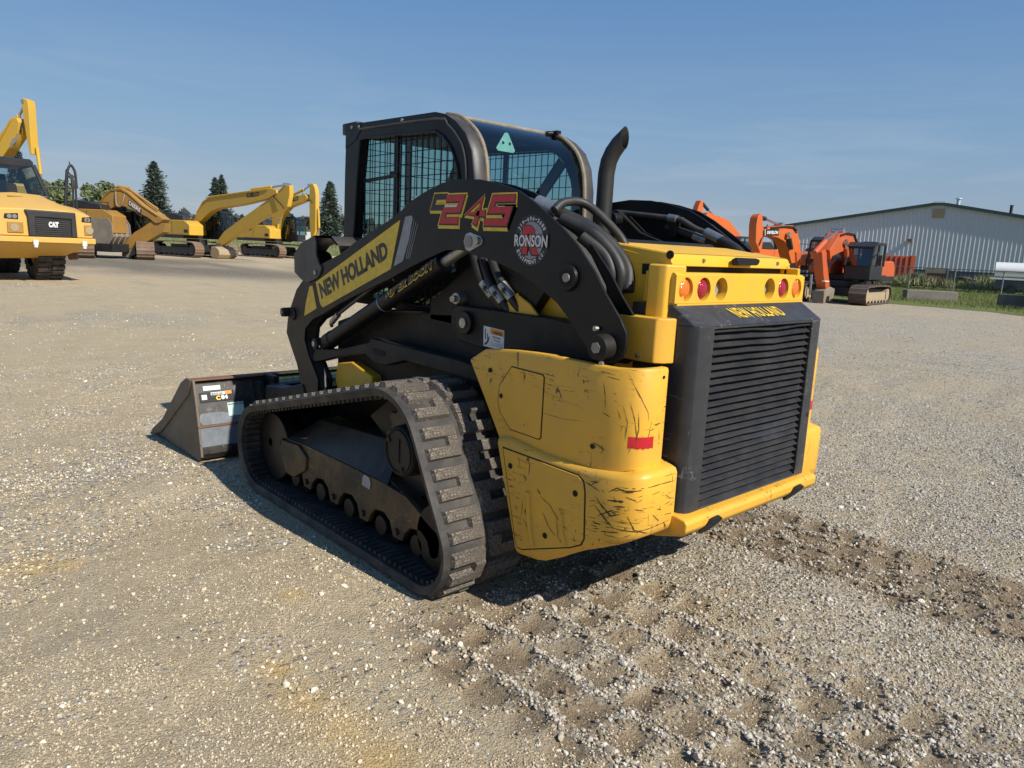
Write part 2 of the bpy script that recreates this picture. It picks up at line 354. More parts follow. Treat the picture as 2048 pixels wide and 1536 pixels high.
def ground_material():
    m, n, l, p = newmat('gravel_yard'); v = coords(n, l)
    a = N(n, 'Attribute', attribute_name='soil'); sp = N(n, 'SeparateColor'); l.new(a.outputs['Color'], sp.inputs[0])
    grav, brown, dampv, st = sp.outputs['Red'], sp.outputs['Green'], sp.outputs['Blue'], a.outputs['Alpha']
    dirt = mixc(n, l, noise(n, l, v, 1.3, 7, .65), (.54, .42, .25), (.80, .66, .43))
    dirt = mixc(n, l, ramp(n, l, noise(n, l, v, 55, 5, .75), [(.3, (0, 0, 0)), (.75, (1, 1, 1))]), mixc(n, l, .5, dirt, (.16, .12, .075)), dirt)
    # pebbles: two sizes of cells, each with its own grey
    def peb(scale, jit):
        vo = N(n, 'TexVoronoi', Scale=scale, Randomness=1.); l.new(v, vo.inputs['Vector'])
        sc = N(n, 'SeparateColor'); l.new(vo.outputs['Color'], sc.inputs[0])
        col = ramp(n, l, sc.outputs['Red'], [(0, (.21, .18, .135)), (.35, (.35, .315, .25)), (.7, (.46, .43, .365)), (1, (.64, .61, .54))])
        ht = ramp(n, l, vo.outputs['Distance'], [(0, (1, 1, 1)), (.45, (.55, .55, .55)), (.8, (0, 0, 0))])
        return col, ht, sc.outputs['Green'], vo
    c1, h1, r1, v1 = peb(52, 1); c2, h2, r2, v2 = peb(115, 1)
    stone2 = N(n, 'Math', operation='GREATER_THAN'); l.new(r2, stone2.inputs[0]); stone2.inputs[1].default_value = .45
    base = mixc(n, l, stone2.outputs[0], dirt, mixc(n, l, .45, dirt, mixc(n, l, 1., c2, (1., .9, .72), 'MULTIPLY')))
    # gravel share by mask with a broken edge
    th = N(n, 'Math', operation='MULTIPLY_ADD'); l.new(grav, th.inputs[0]); th.inputs[1].default_value = 1.25; th.inputs[2].default_value = -.08
    gt = N(n, 'Math', operation='GREATER_THAN'); l.new(th.outputs[0], gt.inputs[0]); l.new(r1, gt.inputs[1])
    col = mixc(n, l, gt.outputs[0], base, mixc(n, l, .88, dirt, c1))
    col = mixc(n, l, ramp(n, l, brown, [(0, (0, 0, 0)), (1, (.82, .82, .82))]), col, mixc(n, l, noise(n, l, v, 20, 5, .7), (.095, .062, .035), (.24, .17, .105)))
    # streaks left by wheels and the grader
    vs_ = coords(n, l, (.55, 1.6, 1)); col = mixc(n, l, ramp(n, l, noise(n, l, vs_, 1.6, 6, .68), [(.42, (0, 0, 0)), (.68, (.3, .3, .3))]), col, mixc(n, l, .5, col, (.25, .195, .125)))
    col = mixc(n, l, ramp(n, l, noise(n, l, coords(n, l, (1.3, .5, 1)), 2.3, 6, .7), [(.52, (0, 0, 0)), (.74, (.4, .4, .4))]), col, (.52, .48, .40))
    # broad tone drift over the yard
    col = mixc(n, l, ramp(n, l, noise(n, l, coords(n, l, (.5, .5, 1)), .45, 5, .6), [(.35, (0, 0, 0)), (.7, (.5, .5, .5))]), col, mixc(n, l, .5, col, (.54, .455, .32)))
    col = mixc(n, l, ramp(n, l, dampv, [(0, (0, 0, 0)), (1, (.75, .75, .75))]), col, mixc(n, l, noise(n, l, v, 2.5, 5, .7), (.06, .052, .042), (.2, .18, .15)))
    col = mixc(n, l, ramp(n, l, st, [(0, (0, 0, 0)), (1, (.62, .62, .62))]), col, (.66, .43, .13))
    l.new(col, p.inputs['Base Color']); p.inputs['Roughness'].default_value = .95; p.inputs['Specular IOR Level'].default_value = .15
    hm = mixc(n, l, gt.outputs[0], mixc(n, l, .35, (0, 0, 0), h2), h1)
    b1 = bump(n, l, hm, 1., .016)
    b2 = bump(n, l, noise(n, l, v, 150, 5, .8), .9, .008, b1)
    b3 = bump(n, l, noise(n, l, v, 9, 5, .7), .5, .03, b2)
    l.new(b3, p.inputs['Normal']); return m
ground.data.materials.append(ground_material())

def scatter(name, pts, scl, mat, kind='rock', label=None, nvar=5, seed=1, squash=.72):
    """loose pieces at points: stuff, instanced by geometry nodes"""
    me = bpy.data.meshes.new(name); me.vertices.add(len(pts)); me.vertices.foreach_set('co', np.asarray(pts, np.float32).ravel())
    at = me.attributes.new('size', 'FLOAT', 'POINT'); at.data.foreach_set('value', np.asarray(scl, np.float32))
    o = bpy.data.objects.new(name, me); COL.objects.link(o); o['kind'] = 'stuff'
    ng = bpy.data.node_groups.new(name, 'GeometryNodeTree')
    ng.interface.new_socket('Geometry', in_out='INPUT', socket_type='NodeSocketGeometry'); ng.interface.new_socket('Geometry', in_out='OUTPUT', socket_type='NodeSocketGeometry')
    n, l = ng.nodes, ng.links
    gi, go = n.new('NodeGroupInput'), n.new('NodeGroupOutput')
    join = n.new('GeometryNodeJoinGeometry')
    for k in range(nvar):
        if kind == 'rock':
            ic = n.new('GeometryNodeMeshIcoSphere'); ic.inputs['Radius'].default_value = 1; ic.inputs['Subdivisions'].default_value = 2
            stp = n.new('GeometryNodeSetPosition'); nt = n.new('ShaderNodeTexNoise'); nt.noise_dimensions = '4D'
            nt.inputs['W'].default_value = 3.7 * k + seed; nt.inputs['Scale'].default_value = .75; nt.inputs['Detail'].default_value = 1.5
            vm = n.new('ShaderNodeVectorMath'); vm.operation = 'SUBTRACT'; vm.inputs[1].default_value = (.5, .5, .5)
            v2 = n.new('ShaderNodeVectorMath'); v2.operation = 'MULTIPLY'; v2.inputs[1].default_value = (2.4, 2.4, 1.6)
            l.new(nt.outputs['Color'], vm.inputs[0]); l.new(vm.outputs[0], v2.inputs[0]); l.new(v2.outputs[0], stp.inputs['Offset']); l.new(ic.outputs[0], stp.inputs[0])
            tf = n.new('GeometryNodeTransform'); tf.inputs['Scale'].default_value = (1.05, .8, squash); l.new(stp.outputs[0], tf.inputs[0]); g = tf.outputs[0]
        else:
            cn = n.new('GeometryNodeMeshCone'); cn.inputs['Vertices'].default_value = 3; cn.inputs['Radius Bottom'].default_value = .06; cn.inputs['Depth'].default_value = 1
            tf = n.new('GeometryNodeTransform'); tf.inputs['Rotation'].default_value = (.15 + .12 * k, .1 * k, 0); l.new(cn.outputs[0], tf.inputs[0]); g = tf.outputs[0]
        gti = n.new('GeometryNodeGeometryToInstance'); l.new(g, gti.inputs[0]); l.new(gti.outputs[0], join.inputs[0])
    iop = n.new('GeometryNodeInstanceOnPoints'); iop.inputs['Pick Instance'].default_value = True
    ri = n.new('FunctionNodeRandomValue'); ri.data_type = 'INT'; ri.inputs[4].default_value = 0; ri.inputs[5].default_value = nvar - 1; ri.inputs['Seed'].default_value = seed
    rv = n.new('FunctionNodeRandomValue'); rv.data_type = 'FLOAT_VECTOR'; rv.inputs['Seed'].default_value = seed + 5
    rv.inputs[1].default_value = (.7, .7, 6.28) if kind == 'rock' else (.25, .25, 6.28); rv.inputs[0].default_value = (-.7, -.7, 0) if kind == 'rock' else (-.25, -.25, 0)
    na = n.new('GeometryNodeInputNamedAttribute'); na.data_type = 'FLOAT'; na.inputs['Name'].default_value = 'size'
    sm = n.new('GeometryNodeSetMaterial'); sm.inputs['Material'].default_value = mat
    l.new(gi.outputs[0], iop.inputs['Points']); l.new(join.outputs[0], iop.inputs['Instance']); l.new(ri.outputs[2], iop.inputs['Instance Index'])
    l.new(rv.outputs[0], iop.inputs['Rotation']); l.new(na.outputs[0], iop.inputs['Scale']); l.new(iop.outputs[0], sm.inputs[0]); l.new(sm.outputs[0], go.inputs[0])
    md = o.modifiers.new('scatter', 'NODES'); md.node_group = ng
    if label: o['label'] = label
    return o
def stone_material(name, stops):
    m, n, l, p = newmat(name); oi = N(n, 'ObjectInfo'); v = coords(n, l)
    c = ramp(n, l, oi.outputs['Random'], stops)
    c = mixc(n, l, ramp(n, l, noise(n, l, v, 2.2, 4, .7), [(.35, (0, 0, 0)), (.7, (.4, .4, .4))]), c, (.3, .25, .18))
    l.new(c, p.inputs['Base Color']); p.inputs['Roughness'].default_value = .93; p.inputs['Specular IOR Level'].default_value = .2
    return m
M['stone'] = stone_material('limestone_gravel', [(0, (.22, .185, .135)), (.3, (.40, .35, .27)), (.65, (.50, .46, .38)), (1, (.68, .64, .55))])
M['tan_stone'] = stone_material('tan_gravel', [(0, (.33, .26, .165)), (.35, (.56, .46, .31)), (.7, (.68, .59, .44)), (1, (.82, .75, .61))])
M['crumb'] = stone_material('dirt_crumb', [(0, (.26, .195, .115)), (.5, (.54, .43, .28)), (1, (.74, .63, .46))])
M['clod'] = stone_material('brown_clod', [(0, (.10, .068, .04)), (.5, (.21, .155, .10)), (1, (.34, .27, .18))])
rng = np.random.default_rng(3)
def sow(n, dmax, dmin=.9, power=1.0):
    """random ground points inside the view cone, denser towards the camera"""
    d = dmin + (dmax - dmin) * rng.random(n) ** power; s = (rng.random(n) * 2 - 1) * (d * .78 + .5)
    x = -2.735 + s * math.cos(YAW) + d * math.sin(YAW); y = -1.475 - s * math.sin(YAW) + d * math.cos(YAW)
    return x, y
def clear(x, y):
    return ~((np.abs(x) < 1.05) & (np.abs(x) > .5) & (y > .78) & (y < 2.75)) & ~((np.abs(x) < 1.1) & (y > 3.3) & (y < 4.35))
def stones(name, n, dmax, lo, hi, mat, seed, use_mask=True, power=1., dmin=.9, label=None, tail=2.2):
    x, y = sow(n, dmax, dmin, power); g, m, pkk = gravel_mask(x, y)
    pr = (.05 + .95 * g ** 1.5) if use_mask else .12 + .88 * smoothstep(.40, .60, fbm(x * .8 + y * .6, y * .8 - x * .6, 2.4, 4, 61))
    k = (rng.random(n) < pr) & clear(x, y); x, y = x[k], y[k]
    sz = (lo + (hi - lo) * rng.random(len(x)) ** tail) * .5
    z = gheight(x, y) + sz * .25
    s_, d_ = cam_sd(x, y); left = (s_ / d_ + .3 * (fbm(x, y, .5, 3, 64) - .5)) < .02
    if mat is M['stone']:
        scatter(name, np.stack([x, y, z], -1)[~left], sz[~left], mat, 'rock', label, seed=seed); scatter(name, np.stack([x, y, z], -1)[left], sz[left], M['tan_stone'], 'rock', label, seed=seed + 50)
    else: scatter(name, np.stack([x, y, z], -1), sz, mat, 'rock', label, seed=seed)
stones('gravel', 260000, 11.5, .006, .017, M['stone'], 2, power=1.35)
stones('pebbles', 8500, 13., .014, .032, M['stone'], 4, power=1.3, tail=3.)
x, y = sow(90000, 9.); m_, p_, r_ = rut(x, y); k_ = (rng.random(len(x)) < np.where(x > .4, .75, .34) * (m_ - .5 * p_)) & clear(x, y); sz_ = (.0035 + .014 * rng.random(len(x)) ** 3.2) * np.where(x > .4, 1., .75)
scatter('dirt_clods', np.stack([x, y, gheight(x, y) + sz_ * .15], -1)[k_], sz_[k_], M['clod'], 'rock', seed=31)
stones('grit', 190000, 8., .004, .0095, M['crumb'], 6, use_mask=False, power=1.5)
stones('speckle', 26000, 30., .012, .03, M['stone'], 9, power=.9, dmin=10., tail=2.)
stones('cobbles', 110, 9., .03, .05, M['stone'], 8, power=1.2, tail=4.)

# ================================================================== THE TRACK LOADER (x right, y forward, rear grille at y = 0)
LD = empty('track_loader', 'black and yellow compact track loader with enclosed cab and lowered bucket', 'track loader', (0, 0, 0))
# ---- chassis and engine body
b = MB()
b.prism('x', -.50, .50, [(.34, .46), (.34, 1.08), (.75, 1.16), (1.35, 1.16), (2.2, 1.10), (2.55, 1.0), (2.55, .34), (2.2, .26), (.8, .30)])
body = b.build('chassis', 'black_dusty', LD, .012)
b = MB()
for s in (-1, 1):
    b.box((s * .44 - .01, .10, .44), (s * .44 + .01, .36, 1.30))
    b.box((s * .46 - .10, .28, .42), (s * .46 + .10, .33, 1.10))
b.box((-.55, .30, .40), (.55, .34, 1.2))
b.build('rear_bulkhead', 'yellow', LD, .004)
# engine bay sides (yellow), stepped as seen beside the arm
for s in (-1, 1):
    b = MB()
    b.prism('x', s * .445, s * .425, [(.17, 1.25), (.165, 1.46), (.42, 1.505), (.95, 1.505), (1.05, 1.35), (1.05, 1.16), (.34, 1.2)])
    b.build('engine_side_panel', 'yellow', LD, .004)
    b = MB(); b.prism('z', 1.232, 1.452, [(s * .425, .112), (s * .505, .145), (s * .515, .172), (s * .515, .222), (s * .448, .222), (s * .425, .18)])
    b.build('corner_post', 'yellow', LD, .008)
    b = MB(); b.prism('z', 1.094, 1.26, [(s * .49, .092), (s * .535, .10), (s * .565, .13), (s * .565, .31), (s * .45, .31), (s * .45, .15)])
    o = b.build('hinge_cover', 'yellow_worn', LD, .006, seg=2)
    MB().cyl((s * .566, .20, 1.115), (s * .573, .20, 1.115), .008).build('bolt', 'bolt', o)
# black frame tower behind the arms, inside
b = MB()
for s in (-1, 1):
    b.prism('x', s * .42, s * .50, [(.9, 1.14), (.75, 1.33), (.85, 1.42), (1.25, 1.42), (1.6, 1.2), (1.6, 1.1), (1.0, 1.08)])
    b.box((s * .43 - .012, .36, 1.30), (s * .43 + .012, 1.2, 1.50))
b.box((-.42, 1.02, 1.1), (.42, 1.24, 1.5))
b.build('frame_tower', 'black_dusty', LD, .01)
# side window of yellow seen through the arm
for s in (-1, 1):
    b = MB(); b.prism('x', s * .505, s * .52, [(1.02, 1.14), (1.01, 1.235), (.93, 1.29), (.84, 1.25), (.72, 1.15), (.72, 1.10)])
    b.build('side_cover', 'yellow', LD, .006)
# front yellow corner seen between arm and track
for s in (-1, 1):
    b = MB(); b.prism('x', s * .42, s * .56, [(2.05, .60), (2.05, .74), (2.28, .79), (2.44, .76), (2.47, .66), (2.44, .60)])
    b.build('front_side_plate', 'yellow', LD, .01)

# ---- undercarriages
C1, R1, C2, R2, C3, R3 = (1.245, .55), .30, (.955, .215), .205, (2.585, .262), .252
def hull_path(grow, n=240):
    pts = []
    for c, r in ((C1, R1), (C2, R2), (C3, R3)):
        pts += [(c[0] + (r + grow) * math.cos(t), c[1] + (r + grow) * math.sin(t)) for t in np.linspace(0, 2 * math.pi, 160, endpoint=False)]
    pts = sorted(pts)
    def half(p):
        h = []
        for q in p:
            while len(h) > 1 and (h[-1][0] - h[-2][0]) * (q[1] - h[-2][1]) - (h[-1][1] - h[-2][1]) * (q[0] - h[-2][0]) <= 0: h.pop()
            h.append(q)
        return h
    h = half(pts)[:-1] + half(pts[::-1])[:-1]
    P = np.array(h + [h[0]]); seg = np.r_[0, np.cumsum(np.hypot(*np.diff(P, axis=0).T))]
    t = np.linspace(0, seg[-1], n, endpoint=False)
    q = np.stack([np.interp(t, seg, P[:, 0]), np.interp(t, seg, P[:, 1])], -1)
    # the belt sags a little along the top run
    d = np.roll(q, -1, 0) - np.roll(q, 1, 0); d /= np.hypot(d[:, 0], d[:, 1])[:, None]
    return q, np.stack([d[:, 1], -d[:, 0]], -1), d, seg[-1]
def undercarriage(s):
    U = MB()
    q, nrm, tan, Ltot = hull_path(0, 220); xo, xi = s * 1.018, s * .568
    th = .034
    rows = []
    prof = [(xo, 0.), (xo, -.006), (xo - s * .012, -th), (s * .80, -th), (xi + s * .012, -th), (xi, -.006), (xi, 0.), (xi + s * .02, .004), (s * .80, .004), (xo - s * .02, .004)]
    rows = [[(x, q[i % 220][0] + nrm[i % 220][0] * e, q[i % 220][1] + nrm[i % 220][1] * e) for x, e in prof] for i in range(221)]
    U.grid(rows, close=True)
    belt = U.build('track_belt', 'rubber', LD, angle=50)
    # tread lugs: alternating C-shaped bars in two columns, each a piece of its own
    nl = 56; me_cache = {}
    hq, hn, ht, _ = hull_path(0, nl)
    def lugmesh(kind):
        if kind in me_cache: return me_cache[kind]
        w, hgt, b = .023, .028, MB()
        def bar(x0, x1, y0, y1, h=hgt):
            k = .007
            b.add([(x0, y0 - k, 0), (x1, y0 - k, 0), (x1, y1 + k, 0), (x0, y1 + k, 0), (x0 + k, y0, h), (x1 - k, y0, h), (x1 - k, y1, h), (x0 + k, y1, h)],
                  [(4, 5, 6, 7), (0, 1, 5, 4), (1, 2, 6, 5), (2, 3, 7, 6), (3, 0, 4, 7)])
        c, col = kind
        X0, X1 = (.035, .212) if col == 0 else (.238, .425)
        bar(X0, X1, -w, w)
        if c: bar(X1 - .062 if col == 0 else X0, X1 if col == 0 else X0 + .062, w, Ltot / nl - w, .0265)
        me = bpy.data.meshes.new('tread_lug'); me.from_pydata(b.v, [], b.f); me.materials.append(M['lug']); me_cache[kind] = me; return me
    for i in range(nl):
        for col in (0, 1):
            me = lugmesh(((i + col) % 2, col)); o = bpy.data.objects.new('tread_lug', me); COL.objects.link(o); o.parent = belt
            X = Vector((-s, 0, 0)); Z = Vector((0, hn[i][0], hn[i][1])); Y = Z.cross(X)
            m = Matrix((X, Y, Z)).transposed().to_4x4(); m.translation = (s * 1.02, hq[i][0] - hn[i][0] * .002, hq[i][1] - hn[i][1] * .002)
            o.matrix_local = m
    # drive lugs inside the belt
    g = MB(); q2, n2, t2, _ = hull_path(-th, nl * 2)
    for i in range(nl * 2):
        p = Vector((0, *q2[i])); t = Vector((0, *t2[i])); nn = -Vector((0, *n2[i]))
        for xa, xb in ((.985, .90), (.70, .60)):
            a, c = s * xa, s * xb; vs = []
            for hh, k in ((0, .013), (.016, .008)):
                for xx, sg in ((a, -1), (c, -1), (c, 1), (a, 1)): v = p + t * (k * sg) + nn * hh; vs.append((xx, v.y, v.z))
            g.add(vs, [(4, 5, 6, 7), (0, 1, 5, 4), (1, 2, 6, 5), (2, 3, 7, 6), (3, 0, 4, 7)])
    o = g.build('inner_lugs', 'rubber', belt, smooth=False); o['kind'] = 'stuff'
    # track frame plate with scalloped lower edge
    f = MB()
    low = [(2.50, .27), (2.46, .19), (2.42, .15)]
    for cx_ in (2.31, 2.01, 1.71, 1.41, 1.11):
        low += [(cx_ + .118, .118), (cx_ + .092, .165), (cx_ + .05, .205), (cx_ - .03, .215), (cx_ - .08, .185), (cx_ - .108, .118)]
    low += [(.97, .12), (.94, .14), (.93, .24)]
    f.prism('x', s * .90, s * .872, low + [(1.02, .27), (1.20, .345), (1.42, .36), (1.8, .362), (2.2, .362), (2.46, .345), (2.50, .31)])
    f.prism('x', s * .87, s * .70, [(2.46, .20), (2.2, .22), (1.1, .22), (1.1, .28), (1.45, .40), (2.2, .40), (2.44, .34)])
    fr = f.build('track_frame', 'track_frame_low', LD, .005)
    r = MB(); r.grid([[(s * .895, *p) for p in ((2.49, .318), (2.46, .348), (2.2, .364), (1.8, .364), (1.42, .362), (1.36, .355))], [(s * .80, *p) for p in ((2.40, .36), (2.38, .40), (2.20, .49), (1.8, .518), (1.46, .535), (1.42, .47))], [(s * .70, *p) for p in ((2.40, .36), (2.38, .42), (2.20, .50), (1.8, .525), (1.46, .54), (1.42, .47))]])
    r.build('frame_top', 'track_frame', fr, .004)
    MB().add([(s * .905, 1.575, .30), (s * .905, 1.50, .295), (s * .9035, 1.495, .33), (s * .903, 1.51, .352), (s * .903, 1.55, .358), (s * .9035, 1.57, .345)], [(0, 1, 2, 3, 4, 5)]).build('worn_sticker', 'decal_grey', fr, smooth=False)
    for cy_ in (2.165, 1.865, 1.565, 1.265): MB().cyl((s * .89, cy_, .155), (s * .915, cy_, .155), .017, seg=8).build('bolt', 'track_frame', fr)
    # reinforcement rib and yoke
    r = MB(); r.prism('x', s * .916, s * .89, [(2.47, .27), (2.45, .335), (2.24, .35), (2.14, .30), (2.16, .22), (2.30, .145), (2.40, .15)])
    r.build('frame_gusset', 'track_frame_low', fr, .006)
    r = MB(); r.cyl((s * .82, 2.38, .345), (s * .82, 2.64, .275), .045); r.cyl((s * .86, 2.63, .277), (s * .90, 2.63, .277), .03)
    r.build('tensioner_yoke', 'track_frame', fr, .004)
    # rollers
    for cx_ in (2.31, 2.01, 1.71, 1.41, 1.11):
        r = MB()
        for xa, xb in ((.845, .80), (.70, .655)): r.cyl((s * xa, cx_, .137), (s * xb, cx_, .137), .102, seg=24)
        r.cyl((s * .90, cx_, .137), (s * .66, cx_, .137), .05); r.cyl((s * .875, cx_, .137), (s * .84, cx_, .137), .03)
        r.build('track_roller', 'black', LD, .006)
    for c, rr in ((C2, R2), (C3, R3)):
        r = MB()
        for xa, xb in ((.90, .83), (.755, .685)): r.cyl((s * xa, *c), (s * xb, *c), rr - th - .016, seg=32)
        r.cyl((s * .88, *c), (s * .70, *c), .08); r.build('idler_wheel', 'black', LD, .006)
    # drive sprocket with final drive cover
    r = MB(); n = 15
    pts = []
    for k in range(n * 4):
        a = 2 * math.pi * k / (n * 4); rr = .262 if k % 4 in (0, 1) else .225; pts.append((C1[0] + rr * math.cos(a), C1[1] + rr * math.sin(a)))
    r.prism('x', s * .81, s * .77, pts); sp = r.build('drive_sprocket', 'track_frame', LD, .004)
    r = MB(); r.cyl((s * .77, *C1), (s * .905, *C1), .128, .118, seg=32); r.cyl((s * .905, *C1), (s * .915, *C1), .118, .11, seg=32)
    cv = r.build('final_drive_cover', 'black_dusty', sp, .006)
    r = MB()
    for a in (.5, 2.4, 4.3): r.cyl((s * .912, C1[0] + .085 * math.cos(a), C1[1] + .085 * math.sin(a)), (s * .922, C1[0] + .085 * math.cos(a), C1[1] + .085 * math.sin(a)), .012, seg=8)
    r.tube([(s * .917, C1[0] + .1 * math.cos(a), C1[1] + .1 * math.sin(a)) for a in np.linspace(0, 6.28, 33)], .006, 6)
    r.box((s * .916 - .004, C1[0] - .012, C1[1] - .05), (s * .916 + .004, C1[0] + .0, C1[1] + .06))
    r.build('cover_ribs', 'black_dusty', sp)
    r = MB(); r.prism('x', s * .62, s * .76, [(1.02, .62), (1.1, .86), (1.45, .80), (1.75, .60), (1.6, .52), (1.2, .48)]); r.build('drive_housing', 'black_dusty', LD, .01)
undercarriage(-1); undercarriage(1)

# ---- rear corner panels and bumpers
def shell(path, rows, name, mat, parent, bevel=.006):
    """path: (x, y) outline seen from above with outward normals; rows: list of (offset inwards, function index -> z, function index -> y shift)"""
    b = MB(); n = len(path); P = [Vector(p) for p in path]; nm = []
    for i in range(n):
        t = (P[min(i + 1, n - 1)] - P[max(i - 1, 0)]).normalized(); nm.append(Vector((t.y, -t.x)))
    out = []
    for off, zf, yf in rows:
        out.append([(P[i].x - nm[i].x * off, P[i].y - nm[i].y * off + yf(i), zf(i)) for i in range(n)])
    b.grid(out)
    n0 = [k * n for k in range(len(rows))]; b.f.append(tuple(n0)); b.f.append(tuple(k + n - 1 for k in reversed(n0)))
    return b.build(name, mat, parent, bevel, angle=45)
def corner_path(s, front_y, xo, r, yr, xin):
    pts = [(xo, y) for y in np.linspace(front_y, yr + .155, 9)]
    pts += [(xo - dx, yr + dy) for dx, dy in ((.004, .115), (.012, .075), (.024, .044), (.042, .021), (.068, .007), (.10, .001))]
    pts += [((xo - .10 + xin) / 2, yr - .003), (xin, yr)]
    return [(s * x, y) for x, y in pts] if s > 0 else [(s * x, y) for x, y in pts]
def lerp_tab(tab):
    ys = [t[0] for t in tab]; zs = [t[1] for t in tab]
    return lambda y: float(np.interp(y, ys, zs))
for s in (-1, 1):
    # upper panel
    pth = corner_path(s, 1.0, .710, .15, .072, .545)
    zt = lerp_tab([(.07, 1.088), (.2, 1.080), (.39, 1.080), (.55, 1.084), (.755, 1.074), (.93, 1.052), (.985, 1.03), (1.0, 1.0)])
    zb = lerp_tab([(.07, .725), (.2, .69), (1.0, .69)])
    def yslant(k):   # front edge leans: bottom is shorter
        return lambda i: (-(pth[i][1] - .2) / .8 * .215 * k if pth[i][1] > .2 else 0.)
    zT = lambda i: zt(pth[i][1]); zB = lambda i: zb(pth[i][1])
    sg = 1 if s < 0 else -1
    rows = [(.03 * sg, lambda i: zB(i), yslant(1)), (.0, lambda i: zB(i), yslant(1)), (.0, lambda i: zB(i) * .5 + zT(i) * .5, yslant(.5)), (.0, lambda i: zT(i) - .010, yslant(.02)), (.004 * sg, lambda i: zT(i) - .002, yslant(0)), (.012 * sg, lambda i: zT(i), yslant(0)), (.03 * sg, lambda i: zT(i), yslant(0))]
    pan = shell(pth, rows, 'rear_corner_panel', 'yellow_worn', LD, 0)
    # access hatch outline and face
    hp = [(.726, 1.005), (.545, 1.000), (.536, .99), (.538, .745), (.548, .737), (.720, .742), (.79, .806), (.803, .845), (.797, .915)]
    MB().prism('x', s * .7095, s * .7125, inset(hp, -.0025)).build('hatch_gap', 'dark', pan)
    MB().prism('x', s * .7095, s * .7142, inset(hp, .0015)).build('hatch', 'yellow_worn', pan, .0015)
    for yy, zz_ in ((.782, .873), (.262, .775), (.86, .97)):
        MB().cyl((s * .708, yy, zz_), (s * .717, yy, zz_), .010, seg=12).build('bolt', 'dark', pan)
    MB().cyl((s * .575, .075, 1.055), (s * .575, .066, 1.055), .006, seg=10).build('bolt', 'dark', pan)
    ipy = lambda q: float(np.interp(q, [abs(w_[0]) for w_ in pth[::-1]], [w_[1] for w_ in pth[::-1]])); sub = [(s * q, ipy(q)) for q in np.linspace(.688, .604, 9)]
    rf = MB(); rf.grid([[(x, y - .0022, .795 + .004 * (k % 2)) for k, (x, y) in enumerate(sub)], [(x, y - .0022, .84) for x, y in sub]])
    rf.build('red_reflector', 'decal_red', pan)
    # lower bumper
    pb = corner_path(s, .772, .738, .16, .028, .500)
    zt2 = lerp_tab([(.02, .722), (.1, .705), (.26, .690), (.5, .690), (.7, .712), (.772, .70)]); zb2 = lerp_tab([(.02, .475), (.12, .43), (.235, .378), (.37, .312), (.58, .238), (.772, .225)])
    tT = lambda i: zt2(pb[i][1]); tB = lambda i: zb2(pb[i][1])
    def ys2(k): return lambda i: (-(pb[i][1] - .3) / .47 * .155 * k if pb[i][1] > .3 else 0.)
    rows = [(.07 * sg, lambda i: tB(i) + .01, ys2(1)), (.022 * sg, lambda i: tB(i), ys2(1)), (.006 * sg, lambda i: tB(i) + .012, ys2(.97)), (.0, lambda i: tB(i) + .035, ys2(.92)), (.0, lambda i: .5 * tB(i) + .5 * tT(i), ys2(.5)), (.0, lambda i: tT(i) - .022, ys2(.05)), (.008 * sg, lambda i: tT(i) - .006, ys2(.02)), (.024 * sg, lambda i: tT(i), ys2(0)), (.075 * sg, lambda i: tT(i) + .012, ys2(0))]
    bp = shell(pb, rows, 'rear_bumper', 'yellow_worn', LD, 0)
    hp = [(.728, .665), (.30, .657), (.272, .64), (.262, .60), (.252, .42), (.265, .392), (.32, .362), (.585, .262), (.612, .262), (.626, .285)]
    MB().prism('x', s * .737, s * .7400, inset(hp, -.003)).build('bumper_gap', 'dark', bp)
    hb = MB(); hb.prism('x', s * .737, s * .7425, inset(hp, .002)); hb.build('bumper_cover', 'yellow_worn', bp, .002)
    hb = MB(); hb.tube([(s * .7425, .56, .52), (s * .7425, .545, .40), (s * .7425, .52, .30)], .014, 8); hb = hb.build('pressed_rib', 'yellow_worn', bp) and MB(); hb.tube([(s * .7425, .375, .50), (s * .7425, .365, .42), (s * .7425, .34, .36)], .012, 8)
    hb.build('pressed_rib', 'yellow_worn', bp)
    for yy, zz_ in ((.672, .60), (.305, .585), (.452, .368)):
        d = MB(); d.cyl((s * .7425, yy, zz_), (s * .7445, yy, zz_), .026, .020, seg=20); d.build('bolt_seat', 'yellow', bp)
        MB().cyl((s * .743, yy, zz_), (s * .747, yy, zz_), .0125, seg=12).build('bolt', 'dark', bp)
SCR = MB(); SCB = MB()
def on_path(pth, t, off):
    P = np.array(pth); sg_ = np.r_[0, np.cumsum(np.hypot(*np.diff(P, axis=0).T))]; u = t * sg_[-1]
    x, y = np.interp(u, sg_, P[:, 0]), np.interp(u, sg_, P[:, 1]); x2, y2 = np.interp(min(u + .01, sg_[-1]), sg_, P[:, 0]), np.interp(min(u + .01, sg_[-1]), sg_, P[:, 1])
    x1, y1 = np.interp(max(u - .01, 0), sg_, P[:, 0]), np.interp(max(u - .01, 0), sg_, P[:, 1]); d = np.array([x2 - x1, y2 - y1]); d /= np.hypot(*d); nn = np.array([-d[1], d[0]]); 
    if nn[0] > 0 and abs(nn[0]) > abs(nn[1]): nn = -nn
    if nn[1] > 0 and abs(nn[1]) > abs(nn[0]): nn = -nn
    return x + nn[0] * off, y + nn[1] * off
